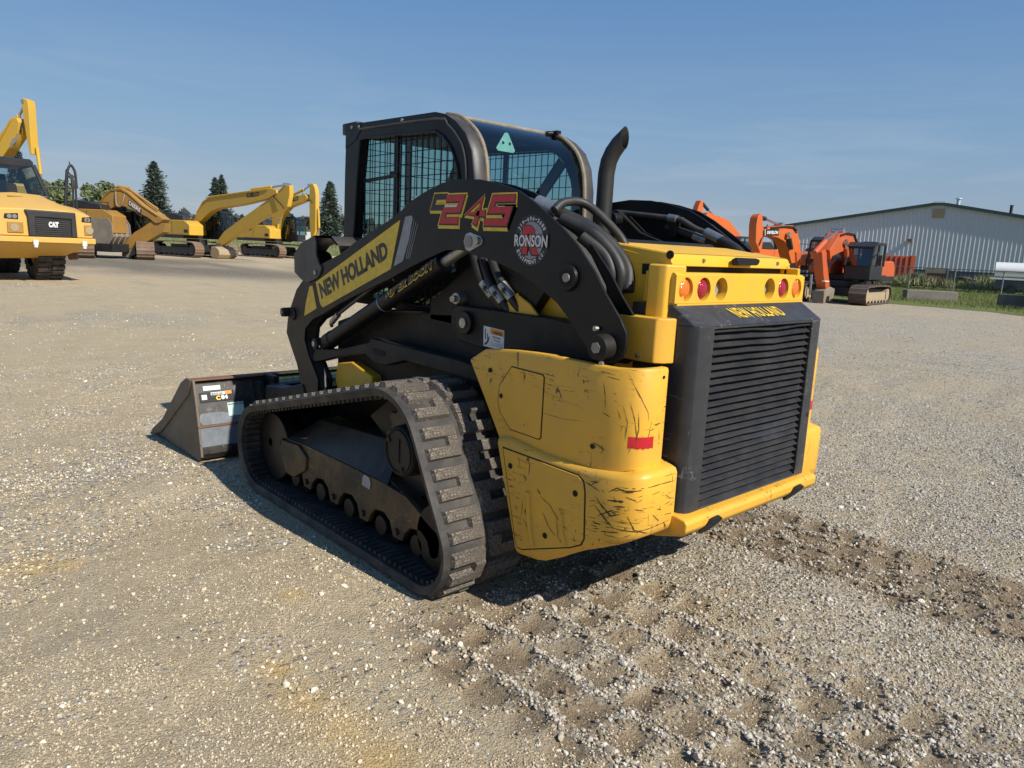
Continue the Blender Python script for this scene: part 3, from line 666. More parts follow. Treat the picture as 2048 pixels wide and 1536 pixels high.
def scratch(mb, pth, pts, w, off=.0012, slant=None):
    # pts: (share of the way along the outline, height); a flat streak that tapers at both ends
    q = []; 
    for k in range(len(pts) - 1):
        for a in np.linspace(0, 1, 6, endpoint=False): q.append((pts[k][0] + (pts[k + 1][0] - pts[k][0]) * a, pts[k][1] + (pts[k + 1][1] - pts[k][1]) * a))
    q.append(pts[-1]); n = len(q); rows = []; r2 = random.Random(int(pts[0][1] * 1e4))
    for i, (t, z) in enumerate(q):
        ww = w * (math.sin(math.pi * (i + .35) / n) ** .6) * r2.uniform(.5, 1.3); x, y = on_path(pth, t, off); sl = slant(t, z) if slant else 0.
        tz = (q[min(i + 1, n - 1)][1] - q[max(i - 1, 0)][1]); th_ = (q[min(i + 1, n - 1)][0] - q[max(i - 1, 0)][0]) * 1.4; L = math.hypot(tz, th_) + 1e-9
        dt, dz = -tz / L * ww / 1.4, th_ / L * ww; xa, ya = on_path(pth, t - dt, off); xb, yb = on_path(pth, t + dt, off)
        rows.append([(xa, ya + sl, z - dz), (xb, yb + sl, z + dz)])
    mb.grid(rows)
PL = corner_path(-1, 1.0, .710, .15, .072, .545); PB = corner_path(-1, .772, .738, .16, .028, .500)
sl_ = lambda t, z: 0.
for pts, w in (([(.18, .972), (.34, .960), (.50, .925), (.66, .905)], .0009), ([(.30, .868), (.42, .85), (.55, .845), (.68, .862)], .0009), ([(.27, .885), (.30, .87)], .0022), ([(.83, 1.07), (.87, 1.0), (.91, .93), (.915, .90)], .0022), ([(.845, .965), (.865, .90), (.875, .84), (.85, .78)], .0032), ([(.82, .95), (.84, .89), (.835, .82)], .003),
               ([(.875, .93), (.88, .87), (.87, .80)], .003), ([(.93, .90), (.92, .84), (.90, .79)], .0022), ([(.80, .93), (.815, .90)], .003), ([(.72, 1.06), (.78, 1.055)], .002), ([(.75, 1.045), (.80, 1.04)], .0025), ([(.735, 1.02), (.745, .98), (.75, .93)], .003), ([(.74, .91), (.77, .90)], .003), ([(.71, .79), (.755, .775), (.745, .755)], .004), ([(.78, .99), (.79, .985)], .002)):
    scratch(SCR, PL, pts, w * .62)
SCR.build('scratches', 'scuff', LD, smooth=False)['kind'] = 'stuff'
r3 = random.Random(4)
for pts, w in (([(.60, .60), (.64, .57), (.68, .545), (.72, .56)], .006), ([(.60, .565), (.66, .525), (.70, .50)], .005), ([(.62, .53), (.69, .57)], .005), ([(.75, .56), (.78, .51), (.84, .495)], .005), ([(.66, .63), (.70, .655), (.74, .65), (.80, .66)], .006), ([(.70, .66), (.90, .672), (.99, .668)], .003), ([(.66, .50), (.78, .505), (.97, .52)], .003), ([(.64, .475), (.72, .49)], .004), ([(.86, .56), (.90, .53)], .004), ([(.93, .52), (.955, .49)], .005),
               ([(.30, .52), (.36, .50), (.43, .44), (.47, .43)], .003), ([(.32, .46), (.36, .41), (.40, .385)], .003), ([(.40, .46), (.42, .38), (.46, .36)], .003), ([(.28, .545), (.30, .53)], .006), ([(.20, .40), (.25, .35)], .003), ([(.66, .60), (.73, .61)], .008), ([(.55, .64), (.62, .625)], .004)):
    scratch(SCB, PB, pts, w * .6, .0065 if pts[0][0] < .52 else .0012)
for k in range(60):
    t0 = r3.uniform(.56, .97); z0_ = r3.uniform(.45, .66); L = r3.uniform(.01, .05); scratch(SCB, PB, [(t0, z0_), (min(.99, t0 + L), z0_ + r3.uniform(-.012, .012))], r3.uniform(.0006, .002))
SCB.build('scuffs', 'scuff', LD, smooth=False)['kind'] = 'stuff'
# centre bumper bar below the grille
b = MB()
b.prism('x', -.512, .512, [(.012, .535), (-.030, .528), (-.042, .515), (-.040, .485), (-.02, .462), (.09, .43), (.30, .405), (.30, .50), (.10, .535)])
cb = b.build('centre_bumper', 'yellow_worn', LD, .008, seg=3)
for s in (-1, 1):
    b = MB(); b.cyl((s * .33, -.030, .468), (s * .33, -.018, .478), .055, .05, seg=20); b.build('tie_down_recess', 'dark', cb)
MB().box((-.40, .20, .34), (.40, .40, .42)).build('belly_plate', 'black_dusty', LD, .01)

# ---- grille shroud with louvres
b = MB()
for s in (-1, 1):
    b.prism('z', .528, 1.238, [(s * .380, 0.), (s * .440, 0.), (s * .466, .006), (s * .480, .022), (s * .486, .05), (s * .490, .30), (s * .475, .30), (s * .468, .05), (s * .455, .03), (s * .380, .022)])
    # sloping hip at the top corner
    b.add([(s * .486, .05, 1.238), (s * .490, .30, 1.238), (s * .490, .30, 1.305), (s * .486, .118, 1.305), (s * .44, 0, 1.238), (s * .466, .006, 1.238), (s * .480, .022, 1.238), (s * .452, .098, 1.305)],
          [(0, 1, 2, 3), (4, 5, 7), (5, 6, 3, 7), (6, 0, 3)])
b.add([(-.44, 0, 1.238), (.44, 0, 1.238), (.452, .098, 1.305), (-.452, .098, 1.305)], [(0, 1, 2, 3)])
b.box((-.379, .001, 1.226), (.379, .022, 1.2375)); b.box((-.379, .001, .528), (.379, .022, .541))
b.add([(-.452, .098, 1.305), (.452, .098, 1.305), (.486, .118, 1.305), (.49, .30, 1.305), (-.49, .30, 1.305), (-.486, .118, 1.305)], [(0, 1, 2, 3, 4, 5)])
gr = b.build('grille_shroud', 'grille', LD, .004)
MB().box((-.379, .075, .53), (.379, .085, 1.236)).build('radiator_core', 'dark', gr)
MB().cyl((.432, -.001, .81), (.432, .004, .81), .012, seg=12).build('latch_hole', 'dark', gr)
MB().box((-.379, .028, .53), (-.373, .07, 1.236)).box((.373, .028, .53), (.379, .07, 1.236)).build('slat_rail', 'grille', gr)
nsl = 25
for k in range(nsl):
    z0 = .549 + k * (1.222 - .549) / (nsl - 1); rows = []
    r_ = random.Random(k); dent = [0.] * 9
    if k > 17: dent = [-.004 * math.exp(-((u - .62) / .16) ** 2) * (k - 16) / 3 for u in np.linspace(0, 1, 9)]
    elif 7 <= k <= 11: dent = [(-.012 if k in (8, 9) else -.005) * math.exp(-((u - .72) / .22) ** 2) for u in np.linspace(0, 1, 9)]
    else: dent = [r_.uniform(-.0014, .0014) for _ in range(9)]
    for j, u in enumerate(np.linspace(-.374, .374, 9)):
        dz = dent[j]; tw = (r_.uniform(-.002, .002) - dz * .6)
        rows.append([(u, .006 + tw - dz * .5, z0 - .0095 + dz), (u, .003 + tw - dz * .5, z0 - .0065 + dz), (u, .028 + tw, z0 + .0085 + dz * .6), (u, .031 + tw, z0 + .0065 + dz * .6)])
    MB().grid(rows, close=True).build('slat', 'slat', gr, smooth=False)
# maker's lettering on the shroud top
def shroud_pt(x, t): return (x, 0 + .098 * t - .0022, 1.238 + .067 * t + .0022)
lt = MB(); text_quad(lt, 'NEW HOLLAND', (shroud_pt(-.165, .30), shroud_pt(.20, .30), shroud_pt(.178, .80), shroud_pt(-.205, .80)), .022, 1.12); lt.build('lettering', 'decal_yellow', gr, smooth=False)

# ---- light panel and hood lid
b = MB()
yF, yB = .112, .26
HOLES = [-.422, -.305, -.186, .186, .305, .422]; RH = .0445; zc = 1.364
# face plate with six real holes: cells around each hole
def ring_cell(b, x0, x1, z0, z1, cx_, cz, r, y, n=24):
    out_, inn = [], []
    for k in range(n):
        a = 2 * math.pi * k / n; c, s_ = math.cos(a), math.sin(a)
        t = min((x1 - cx_) / c if c > 1e-9 else ((x0 - cx_) / c if c < -1e-9 else 9), (z1 - cz) / s_ if s_ > 1e-9 else ((z0 - cz) / s_ if s_ < -1e-9 else 9))
        out_.append((cx_ + c * t, y, cz + s_ * t)); inn.append((cx_ + c * r, y, cz + s_ * r))
    deep = [(p[0] * 1 + 0, y + .042, p[2]) for p in inn]
    o = len(b.v); b.v += out_ + inn + deep
    for k in range(n):
        j = (k + 1) % n; b.f += [(o + k, o + j, o + n + j, o + n + k), (o + n + k, o + n + j, o + 2 * n + j, o + 2 * n + k)]
    # square corners of the cell
    for sx, sz in ((x0, z0), (x1, z0), (x1, z1), (x0, z1)):
        i = min(range(n), key=lambda k: (out_[k][0] - sx) ** 2 + (out_[k][2] - sz) ** 2)
        out_[i] = (sx, y, sz); b.v[o + i] = (sx, y, sz)
z0, z1 = 1.313, 1.415
xs = [-.487] + [(HOLES[i] + HOLES[i + 1]) / 2 for i in range(2)] + [-.125, .125] + [(HOLES[i] + HOLES[i + 1]) / 2 for i in (3, 4)] + [.487]
cells = [(xs[0], xs[1]), (xs[1], xs[2]), (xs[2], xs[3]), (xs[4], xs[5]), (xs[5], xs[6]), (xs[6], xs[7])]
for (xa, xb), hx in zip(cells, HOLES): ring_cell(b, xa, xb, z0, z1, hx, zc, RH, yF)
b.add([(-.125, yF, z0), (.125, yF, z0), (.125, yF, z1), (-.125, yF, z1)], [(0, 1, 2, 3)])
# return edges: top, bottom lip, sides
b.add([(-.487, yF, z1), (.487, yF, z1), (.482, yF + .014, z1 + .009), (-.482, yF + .014, z1 + .009), (.474, yB, z1 + .009), (-.474, yB, z1 + .009)], [(0, 1, 2, 3), (3, 2, 4, 5)])
for s in (-1, 1): b.add([(s * .487, yF, z0), (s * .487, yF, z1), (s * .482, yF + .014, z1 + .009), (s * .474, yB, z1 + .009), (s * .48, yB, z0)], [(0, 1, 2, 3, 4)])
b.add([(-.487, yF, z0), (.487, yF, z0), (.48, yB, z0), (-.48, yB, z0)], [(0, 1, 2, 3)])
b.box((-.478, yF - .006, z0 - .009), (.478, yF + .05, z0 - .001))
lp = b.build('light_panel', 'yellow', LD, angle=30)
lm = ['amber', 'redlens', 'clear', 'clear', 'redlens', 'amber']
for hx, mt in zip(HOLES, lm):
    b = MB(); rows = []
    for k, (rr, yy) in enumerate(((.0435, .034), (.041, .016), (.034, .006), (.022, .001), (.010, -.001), (.001, -.002)) if mt != 'clear' else ((.036, .040), (.034, .034), (.026, .036), (.016, .034), (.008, .035), (.001, .035))):
        rows.append([(hx + rr * math.cos(a), yF + yy, zc + rr * math.sin(a)) for a in np.linspace(0, 2 * math.pi, 24, endpoint=False)])
    b.grid(rows, close=True); b.build({'amber': 'amber_lamp', 'redlens': 'red_lamp', 'clear': 'reversing_lamp'}[mt], mt, lp)
    if mt == 'clear': MB().grid([[(hx + .044 * math.cos(a), yF + .041, zc + .044 * math.sin(a)) for a in np.linspace(0, 6.2832, 24, endpoint=False)], [(hx + .034 * math.cos(a), yF + .041, zc + .034 * math.sin(a)) for a in np.linspace(0, 6.2832, 24, endpoint=False)]], close=True).build('lamp_bezel', 'dark', lp)
b = MB(); b.box((-.45, .20, 1.41), (.45, .30, 1.45)); b.build('hood_gap_filler', 'dark', LD)
b = MB()
zl = lambda y: 1.4905 + (y - .174) * .115
b.add([(-.446, .170, 1.447), (.446, .170, 1.447), (.446, .174, 1.482), (-.446, .174, 1.482), (-.44, .182, zl(.182)), (.44, .182, zl(.182)), (-.44, .50, zl(.50)), (.44, .50, zl(.50)), (-.446, .50, 1.447), (.446, .50, 1.447)],
      [(0, 1, 2, 3), (3, 2, 5, 4), (4, 5, 7, 6), (0, 3, 4, 6, 8), (1, 9, 7, 5, 2), (0, 8, 9, 1), (6, 7, 9, 8)])
lid = b.build('hood_lid', 'yellow', LD, .003)
MB().add([(-.436, .186, zl(.186) + .0015), (.436, .186, zl(.186) + .0015), (.436, .498, zl(.498) + .0015), (-.436, .498, zl(.498) + .0015)], [(0, 1, 2, 3)]).build('dusty_lid_top', 'yellow_lid', lid)
b = MB(); b.prism('y', .162, .130, [(-.045, 1.456), (.105, 1.459), (.118, 1.470), (.118, 1.484), (.09, 1.488), (-.03, 1.488), (-.055, 1.480), (-.055, 1.466)])
b.build('lid_handle', 'dark' if False else 'black', lid, .006, seg=3)
for x in (-.235, .34): MB().cyl((x, .174, 1.470), (x, .166, 1.470), .009, .007, seg=12).build('bolt', 'bolt', lid)
b = MB(); b.cyl((-.446, .176, 1.487), (-.452, .176, 1.487), .016, seg=16); b.cyl((-.452, .176, 1.487), (-.457, .176, 1.487), .006, seg=10); b.build('lid_rivet', 'black', lid)
b = MB(); b.box((.446, .20, 1.462), (.51, .30, 1.472)); b.box((.49, .20, 1.42), (.496, .30, 1.462)); b.build('right_edge_trim', 'yellow_lid', LD, .002)

# ---- exhaust stack
b = MB(); ex, ey = .222, 1.1
path = [(ex, ey, 1.35), (ex, ey, 1.5), (ex + .003, ey, 1.70), (ex + .004, ey - .001, 1.88), (ex + .007, ey - .010, 1.94), (ex + .014, ey - .028, 1.985), (ex + .026, ey - .052, 2.025), (ex + .040, ey - .078, 2.055)]
P = [Vector(p) for p in path]; seg = 24; rows = []
X = Vector((1, 0, 0)); cutn = Vector((.20, -.97, .05)).normalized()
for i, p in enumerate(P):
    d = (P[min(i + 1, 7)] - P[max(i - 1, 0)]).normalized(); u_ = (X - d * X.dot(d)).normalized(); w_ = d.cross(u_); r_ = .045 if i < 2 else .0425
    ring = [p + (u_ * math.cos(t) + w_ * math.sin(t)) * r_ for t in np.linspace(0, 2 * math.pi, seg, endpoint=False)]
    if i == 7: ring = [q + d * (-(q - p).dot(cutn) / d.dot(cutn) * .95) for q in ring]
    rows.append(ring)
inner = [[p + (q - p) * .93 for q in ring] for p, ring in zip(P, rows)]
b.grid(rows + [inner[7], inner[6], inner[5], inner[4]], close=True)
b.build('exhaust_stack', 'exhaust', LD, angle=50)
# cross pipe / black box ahead of hood
b = MB(); b.cyl((-.40, .56, 1.50), (.40, .56, 1.50), .045, seg=20); b.box((-.42, .52, 1.36), (.42, 1.2, 1.47)); b.build('hood_cross_beam', 'black_dusty', LD, .01)

# ---- lift arms
ARM = [(.25, 1.075), (.21, 1.105), (.193, 1.145), (.193, 1.20), (.227, 1.251), (.299, 1.33), (.363, 1.412), (.46, 1.509), (.552, 1.577), (.626, 1.622), (.707, 1.671), (.802, 1.717), (.932, 1.750), (1.054, 1.770), (1.198, 1.776),
       (1.328, 1.763), (1.456, 1.727), (1.576, 1.684), (1.655, 1.640), (1.772, 1.590), (2.097, 1.476), (2.254, 1.408), (2.446, 1.351), (2.677, 1.253), (2.785, 1.175), (2.863, 1.066), (2.908, .985), (2.929, .892), (2.869, .812), (2.79, .711), (2.738, .60),
       (2.72, .45), (2.66, .37), (2.57, .38), (2.525, .46), (2.511, .652), (2.534, .679), (2.633, .789), (2.684, .880), (2.669, .946), (2.58, 1.009), (2.447, 1.057), (2.242, 1.137), (1.992, 1.221), (1.738, 1.304), (1.574, 1.366), (1.382, 1.43), (1.277, 1.462), (1.17, 1.466),
       (1.07, 1.447), (.937, 1.428), (.786, 1.387), (.684, 1.346), (.552, 1.282), (.484, 1.227), (.40, 1.145), (.347, 1.095), (.30, 1.072)]
FILL = [(.36, 1.30), (.375, 1.36), (.46, 1.47), (.552, 1.55), (.707, 1.648), (.802, 1.692), (.932, 1.725), (1.054, 1.745), (1.198, 1.751), (1.328, 1.738), (1.456, 1.703), (1.576, 1.66), (1.655, 1.615), (1.772, 1.567), (2.254, 1.386), (2.66, 1.23), (2.76, 1.155), (2.84, 1.05),
        (2.90, .89), (2.85, .825), (2.77, .72), (2.70, .50), (2.60, .45), (2.53, .60), (2.62, .78), (2.70, .88), (2.685, .955), (2.59, 1.03), (2.25, 1.158), (1.74, 1.325), (1.38, 1.452), (1.27, 1.484), (1.07, 1.468), (.937, 1.45), (.786, 1.41), (.684, 1.37), (.552, 1.307), (.44, 1.24)]
def arm_pt(s, y, z, out=0.): return (s * (.65 + out), y, z)
for s in (-1, 1):
    b = MB(); b.prism('x', s * .650, s * .637, ARM); arm = b.build('lift_arm', 'black', LD, .003)
    MB().prism('x', s * .563, s * .550, ARM).build('inner_arm_plate', 'black', arm, .003)
    MB().prism('x', s * .6372, s * .5628, FILL).build('arm_web', 'cab_grey', arm, .002)
    # pin bosses
    b = MB(); b.cyl((s * .645, .282, 1.141), (s * .705, .282, 1.141), .052, .047, seg=28); b.cyl((s * .70, .282, 1.141), (s * .708, .282, 1.141), .026, seg=20)
    o = b.build('rear_pivot_boss', 'black_dusty', arm, .004)
    MB().cyl((s * .709, .282, 1.141), (s * .712, .282, 1.141), .022, seg=6).build('pin', 'bolt', o)
    MB().cyl((s * .655, .325, 1.205), (s * .672, .328, 1.205), .010, seg=8).cyl((s * .69, .262, 1.085), (s * .70, .262, 1.085), .009, seg=8).build('grease_fitting', 'steel', o)['kind'] = 'stuff'
    b = MB(); b.cyl((s * .64, .493, 1.383), (s * .668, .493, 1.383), .056, .05, seg=28); o = b.build('upper_pivot_boss', 'black', arm, .004)
    MB().cyl((s * .6685, .493, 1.383), (s * .6695, .493, 1.383), .034, seg=24).build('boss_recess', 'dark', o)
    MB().cyl((s * .669, .485, 1.383), (s * .677, .485, 1.383), .017, seg=14).build('pin', 'bolt', o)
    b = MB(); b.prism('x', s * .65, s * .655, [(1.128, 1.468), (1.10, 1.462), (1.02, 1.494), (1.012, 1.512), (1.025, 1.528), (1.10, 1.546), (1.13, 1.538), (1.145, 1.505)]); o = b.build('pin_retainer', 'steel', arm, .003)
    MB().cyl((s * .655, 1.045, 1.509), (s * .668, 1.045, 1.509), .017, seg=16).build('bolt', 'steel', o); MB().cyl((s * .655, 1.108, 1.505), (s * .658, 1.108, 1.505), .026, seg=20).build('pin', 'bolt', o)
    b = MB(); b.cyl((s * .64, 2.884, 1.027), (s * .70, 2.884, 1.027), .032, .03, seg=6); b.cyl((s * .64, 2.83, 1.02), (s * .66, 2.83, 1.02), .04, seg=20); o = b.build('front_pivot_boss', 'black_dusty', arm, .003)
    MB().cyl((s * .70, 2.884, 1.027), (s * .706, 2.884, 1.027), .014, seg=16).build('pin', 'bolt', o)
    # yellow decal panel with maker's name, grey flash, pinstripes
    MB().prism('x', s * .6502, s * .6514, [(2.532, 1.236), (1.655, 1.597), (1.735, 1.352), (2.44, 1.096), (2.462, 1.10), (2.482, 1.118)]).build('name_decal', 'decal_yellow', arm, 0, False)
    MB().prism('x', s * .6502, s * .6514, [(2.61, 1.205), (2.575, 1.212), (2.522, 1.082), (2.680, 1.022), (2.66, 1.10)]).build('nose_decal', 'decal_yellow', arm, 0, False)
    MB().prism('x', s * .6502, s * .6514, [(1.611, 1.612), (1.557, 1.618), (1.548, 1.606), (1.578, 1.50), (1.626, 1.397), (1.708, 1.367), (1.665, 1.47)]).build('grey_flash', 'decal_grey', arm, 0, False)
    b = MB()
    for k in range(3): b.prism('x', s * .6502, s * .6512, [(1.535 - k * .014, 1.60 - k * .012), (1.532 - k * .014, 1.60 - k * .012), (1.598 - k * .014, 1.41), (1.602 - k * .014, 1.41)])
    b.build('pinstripes', 'decal_grey', arm, 0, False)['kind'] = 'stuff'
    e = .0022
    A_, B_, C_, D_ = arm_pt(s, 2.458, 1.140, e), arm_pt(s, 1.752, 1.408, e), arm_pt(s, 1.782, 1.497, e), arm_pt(s, 2.500, 1.230, e)
    if s > 0: A_, B_, C_, D_ = B_, A_, D_, C_
    text_quad(MB(), 'NEW HOLLAND', (A_, B_, C_, D_), .05, .97).build('lettering', 'decal_black', arm, smooth=False)
    # model number in stacked yellow, black and red strokes
    G = {'C': ([(1, .95), (.02, .95), (.02, .05), (1, .05)], 1.392, 1.312, 1.652, 1.706), '2': ([(.02, 1), (1, 1), (1, .5), (0, .5), (0, 0), (1, 0)], 1.290, 1.186, 1.594, 1.692),
         '4': ([(.76, 0), (.76, 1), (.02, .34), (1.08, .34)], 1.128, 1.020, 1.592, 1.690), '5': ([(1, 1), (0, 1), (0, .52), (1, .52), (1, 0), (-.04, 0)], .966, .850, 1.588, 1.686)}
    for li, (w, dy, dz, mt) in enumerate(((.0245, -.002, -.011, 'decal_yellow'), (.0245, 0, 0, 'decal_yellow'), (.0190, 0, -.0015, 'decal_black'), (.0140, 0, .001, 'decal_red'))):
        b = MB()
        for gi, (ch, (st, ya, yb, za, zb_)) in enumerate(G.items()):
            if ch == 'C' and li == 3: continue
            p = []
            for u, v in st:
                yy = ya + (yb - ya) * u; zz_ = za + (zb_ - za) * v; yy -= (zz_ - 1.64) * .42
                p.append((yy + dy, zz_ + dz))
            off = .6503 + li * .0008 + gi * .0001
            ww = w * (.72 if ch == 'C' else 1)
            b.prism('x', s * off, s * (off + .0006), stroke(p, ww))
        o = b.build('model_number', mt, arm, 0, False)
        if li == 2:
            b = MB()
            for (y0, y1, z0_, z1_) in ((1.292, 1.205, 1.655, 1.663), (.93, .88, 1.648, 1.656)): b.prism('x', s * .653, s * .6535, [(y0, z0_), (y1, z0_), (y1 - .003, z1_), (y0 - .003, z1_)])
            b.build('number_highlight', 'decal_white', o, 0, False)['kind'] = 'stuff'
    # dealer's round emblem
    cy_, cz_ = .711, 1.519
    def disc(ry, rz, e0, mt, name, par):
        return MB().prism('x', s * (.6502 + e0), s * (.6508 + e0), [(cy_ + ry * math.cos(t), cz_ + rz * math.sin(t)) for t in np.linspace(0, 2 * math.pi, 40, endpoint=False)]).build(name, mt, par, 0, False)
    em = disc(.102, .102, .0, 'decal_black', 'dealer_emblem', arm); disc(.070, .074, .001, 'decal_grey', 'emblem_field', em)
    def eq(y0, y1, z0_, z1_, e0):
        q = [(s * (.6502 + e0), y0, z0_), (s * (.6502 + e0), y1, z0_), (s * (.6502 + e0), y1, z1_), (s * (.6502 + e0), y0, z1_)]
        return q if s < 0 else [q[1], q[0], q[3], q[2]]
    text_quad(MB(), 'R', eq(cy_ + .056, cy_ - .054, cz_ - .062, cz_ + .062, .0022), .10).build('emblem_initial_shadow', 'decal_black', em, smooth=False)
    text_quad(MB(), 'R', eq(cy_ + .050, cy_ - .050, cz_ - .056, cz_ + .058, .0032), .07).build('emblem_initial', 'decal_red', em, smooth=False)
    text_quad(MB(), 'RONSON', eq(cy_ + .100, cy_ - .100, cz_ - .030, cz_ + .026, .0040), .075).build('name_shadow', 'decal_black', em, smooth=False)
    text_quad(MB(), 'RONSON', eq(cy_ + .096, cy_ - .096, cz_ - .026, cz_ + .022, .0050), .03).build('name', 'decal_white', em, smooth=False)
    b = MB()
    for txt, a0, a1, flip in (('219-696-5680', 152, 28, 1), ('EQUIPMENT CO.', 206, 334, -1)):
        for k, ch in enumerate(txt):
            if ch == ' ': continue
            a = R(a0 + (a1 - a0) * (k + .5) / len(txt)); uv, fs, asp = text_verts(ch, .035) if ch not in '-.' else (np.array([(0, .4), (1, .4), (1, .6), (0, .6)]), [(0, 1, 2, 3)], .6)
            hh, ww = .017, .0105 if ch not in 'MW-' else .013
            if ch == '.': ww = .004
            if ch in 'I1': ww = .005
            ring = .086; vsx = []
            for u, v in uv:
                lx, lz = (u - .5) * ww, (v - .5) * hh
                ang = a - math.pi / 2 if flip == 1 else a + math.pi / 2
                rx, rz = lx * math.cos(ang) - lz * math.sin(ang), lx * math.sin(ang) + lz * math.cos(ang)
                px_, pz_ = ring * math.cos(a) + rx, ring * math.sin(a) + rz
                vsx.append((s * .6516, cy_ - px_ * (1 if s < 0 else -1), cz_ + pz_))
            b.add(vsx, fs)
    b.build('ring_lettering', 'decal_white', em, smooth=False)['kind'] = 'stuff'
    # ---- rear lower link
    b = MB(); b.prism('x', s * .548, s * .47, [(1.36, 1.10), (1.358, 1.16), (1.325, 1.205), (1.217, 1.205), (.66, 1.205), (.30, 1.17), (.25, 1.12), (.34, 1.06), (.62, 1.050), (.762, 1.054), (1.12, 1.02), (1.23, 1.03), (1.30, 1.036)])
    lk = b.build('lower_link', 'black_dusty', LD, .008)
    b = MB(); b.cyl((s * .545, 1.232, 1.128), (s * .572, 1.232, 1.128), .055, seg=24); o = b.build('link_boss', 'black', lk, .004)
    MB().cyl((s * .572, 1.232, 1.128), (s * .578, 1.232, 1.128), .024, seg=16).build('pin', 'steel', o)
    b = MB(); b.cyl((s * .50, 1.33, 1.235), (s * .55, 1.325, 1.235), .034, .028, seg=20); b.cyl((s * .55, 1.325, 1.235), (s * .575, 1.32, 1.232), .016, seg=12); b.build('latch_plunger', 'steel', lk, .003)
    if s < 0:
        pl = MB().prism('x', -.5492, -.5482, [(1.105, 1.035), (1.108, 1.128), (.965, 1.120), (.962, 1.028)]).build('warning_plate', 'decal_white', lk, 0, False)
        MB().prism('x', -.5500, -.5494, [(1.057, 1.096), (1.058, 1.123), (.968, 1.117), (.967, 1.091)]).build('warning_band', 'decal_orange', pl, 0, False)
        def wq(y0, y1, z0_, z1_): return [(-.5506, y0, z0_), (-.5506, y1, z0_ - .004), (-.5506, y1, z1_ - .004), (-.5506, y0, z1_)]
        t = MB(); text_quad(t, 'WARNING', wq(1.04, .975, 1.098, 1.112), .03)
        text_quad(t, 'PINCH AREA', wq(1.04, .985, 1.080, 1.088), .02); text_quad(t, 'Stay away', wq(1.03, .99, 1.067, 1.075), .02)
        text_quad(t, 'Failure to comply could', wq(1.053, .972, 1.054, 1.060), .0); text_quad(t, 'result in death or serious', wq(1.053, .972, 1.045, 1.051), .0)
        t.build('warning_lettering', 'decal_black', pl, 0, False)
        t = MB(); t.prism('x', -.5500, -.5494, [(1.095, 1.06), (1.098, 1.115), (1.092, 1.115), (1.089, 1.07)])
        t.prism('x', -.5500, -.5494, [(1.098, 1.040), (1.098, 1.046), (1.078, 1.062), (1.082, 1.095), (1.077, 1.095), (1.073, 1.072), (1.066, 1.086), (1.063, 1.082), (1.068, 1.058), (1.082, 1.044)])
        t.build('pinch_pictogram', 'decal_black', pl, 0, False)['kind'] = 'stuff'
    # ---- long front control link with its step
    b = MB(); b.prism('x', s * .635, s * .56, [(2.60, .745), (2.62, .765), (2.595, .80), (2.555, .878), (2.50, .885), (2.47, .845), (2.31, .862), (1.962, .947), (1.945, .972), (1.60, .966), (1.2, .962), (.75, .93), (.70, .86), (1.061, .885), (1.623, .895), (1.80, .845), (1.90, .84), (2.0, .878), (2.30, .822)])
    cl_ = b.build('control_link', 'black_dusty', LD, .006)
    MB().prism('x', s * .6352, s * .6372, [(1.925, .913), (1.915, .924), (1.82, .922), (1.803, .914), (1.803, .896), (1.81, .892), (1.90, .890)]).build('link_slot', 'dark', cl_, 0, False)
    b = MB(); b.cyl((s * .62, 2.524, .872), (s * .668, 2.524, .872), .036, .034, seg=22); o = b.build('link_boss', 'black_dusty', cl_, .004)
    MB().cyl((s * .668, 2.524, .872), (s * .674, 2.524, .872), .017, seg=14).build('pin', 'steel', o); MB().cyl((s * .655, 2.47, .862), (s * .662, 2.47, .862), .008, seg=10).build('bolt', 'steel', o)
    # ---- lift cylinder and its feed pipe
    a0, a1 = Vector((s * .60, 2.50, .875)), Vector((s * .60, 1.20, 1.475)); dr = (a1 - a0).normalized()
    b = MB(); b.cyl(a0 + dr * .06, a0 + dr * 1.25, .046, seg=28); b.cyl(a0 + dr * .02, a0 + dr * .10, .050, seg=28); b.cyl(a0 + dr * 1.13, a0 + dr * 1.27, .051, seg=28)
    cyl_ = b.build('lift_cylinder', 'black', LD, .004)
    MB().cyl(a0 + dr * 1.2, a0 + dr * 1.5, .028, seg=20).build('cylinder_rod', 'steel', cyl_)
    b = MB(); n_ = Vector((0, -dr.z, dr.y)); n_ = -n_ if n_.z < 0 else n_
    q = [a0 + dr * t + n_ * h + Vector((s * .03, 0, 0)) for t, h in ((.16, .052), (.20, .088), (.62, .10), (.83, .10), (.88, .055))]
    b.tube(q, .010, 8, sub=4); b.build('cylinder_pipe', 'cab_grey', cyl_)
    b = MB(); b.cyl(a0 + dr * .17 + n_ * .075 + Vector((s * .03, 0, 0)), a0 + dr * .26 + n_ * .092 + Vector((s * .03, 0, 0)), .017, seg=10); b.build('pipe_fitting', 'steel', cyl_)
    b = MB(); c_ = a0 + dr * .70; b.tube([c_ + (n_ * math.cos(t) + Vector((s, 0, 0)) * math.sin(t)) * .0475 for t in np.linspace(0, 6.2832, 25)], .003, 6); b.build('band_clamp', 'steel', cyl_)
    b = MB(); side_ = Vector((s * .047, 0, 0)); dn = -n_
    p0, p1 = a0 + dr * .94 + side_, a0 + dr * 1.155 + side_
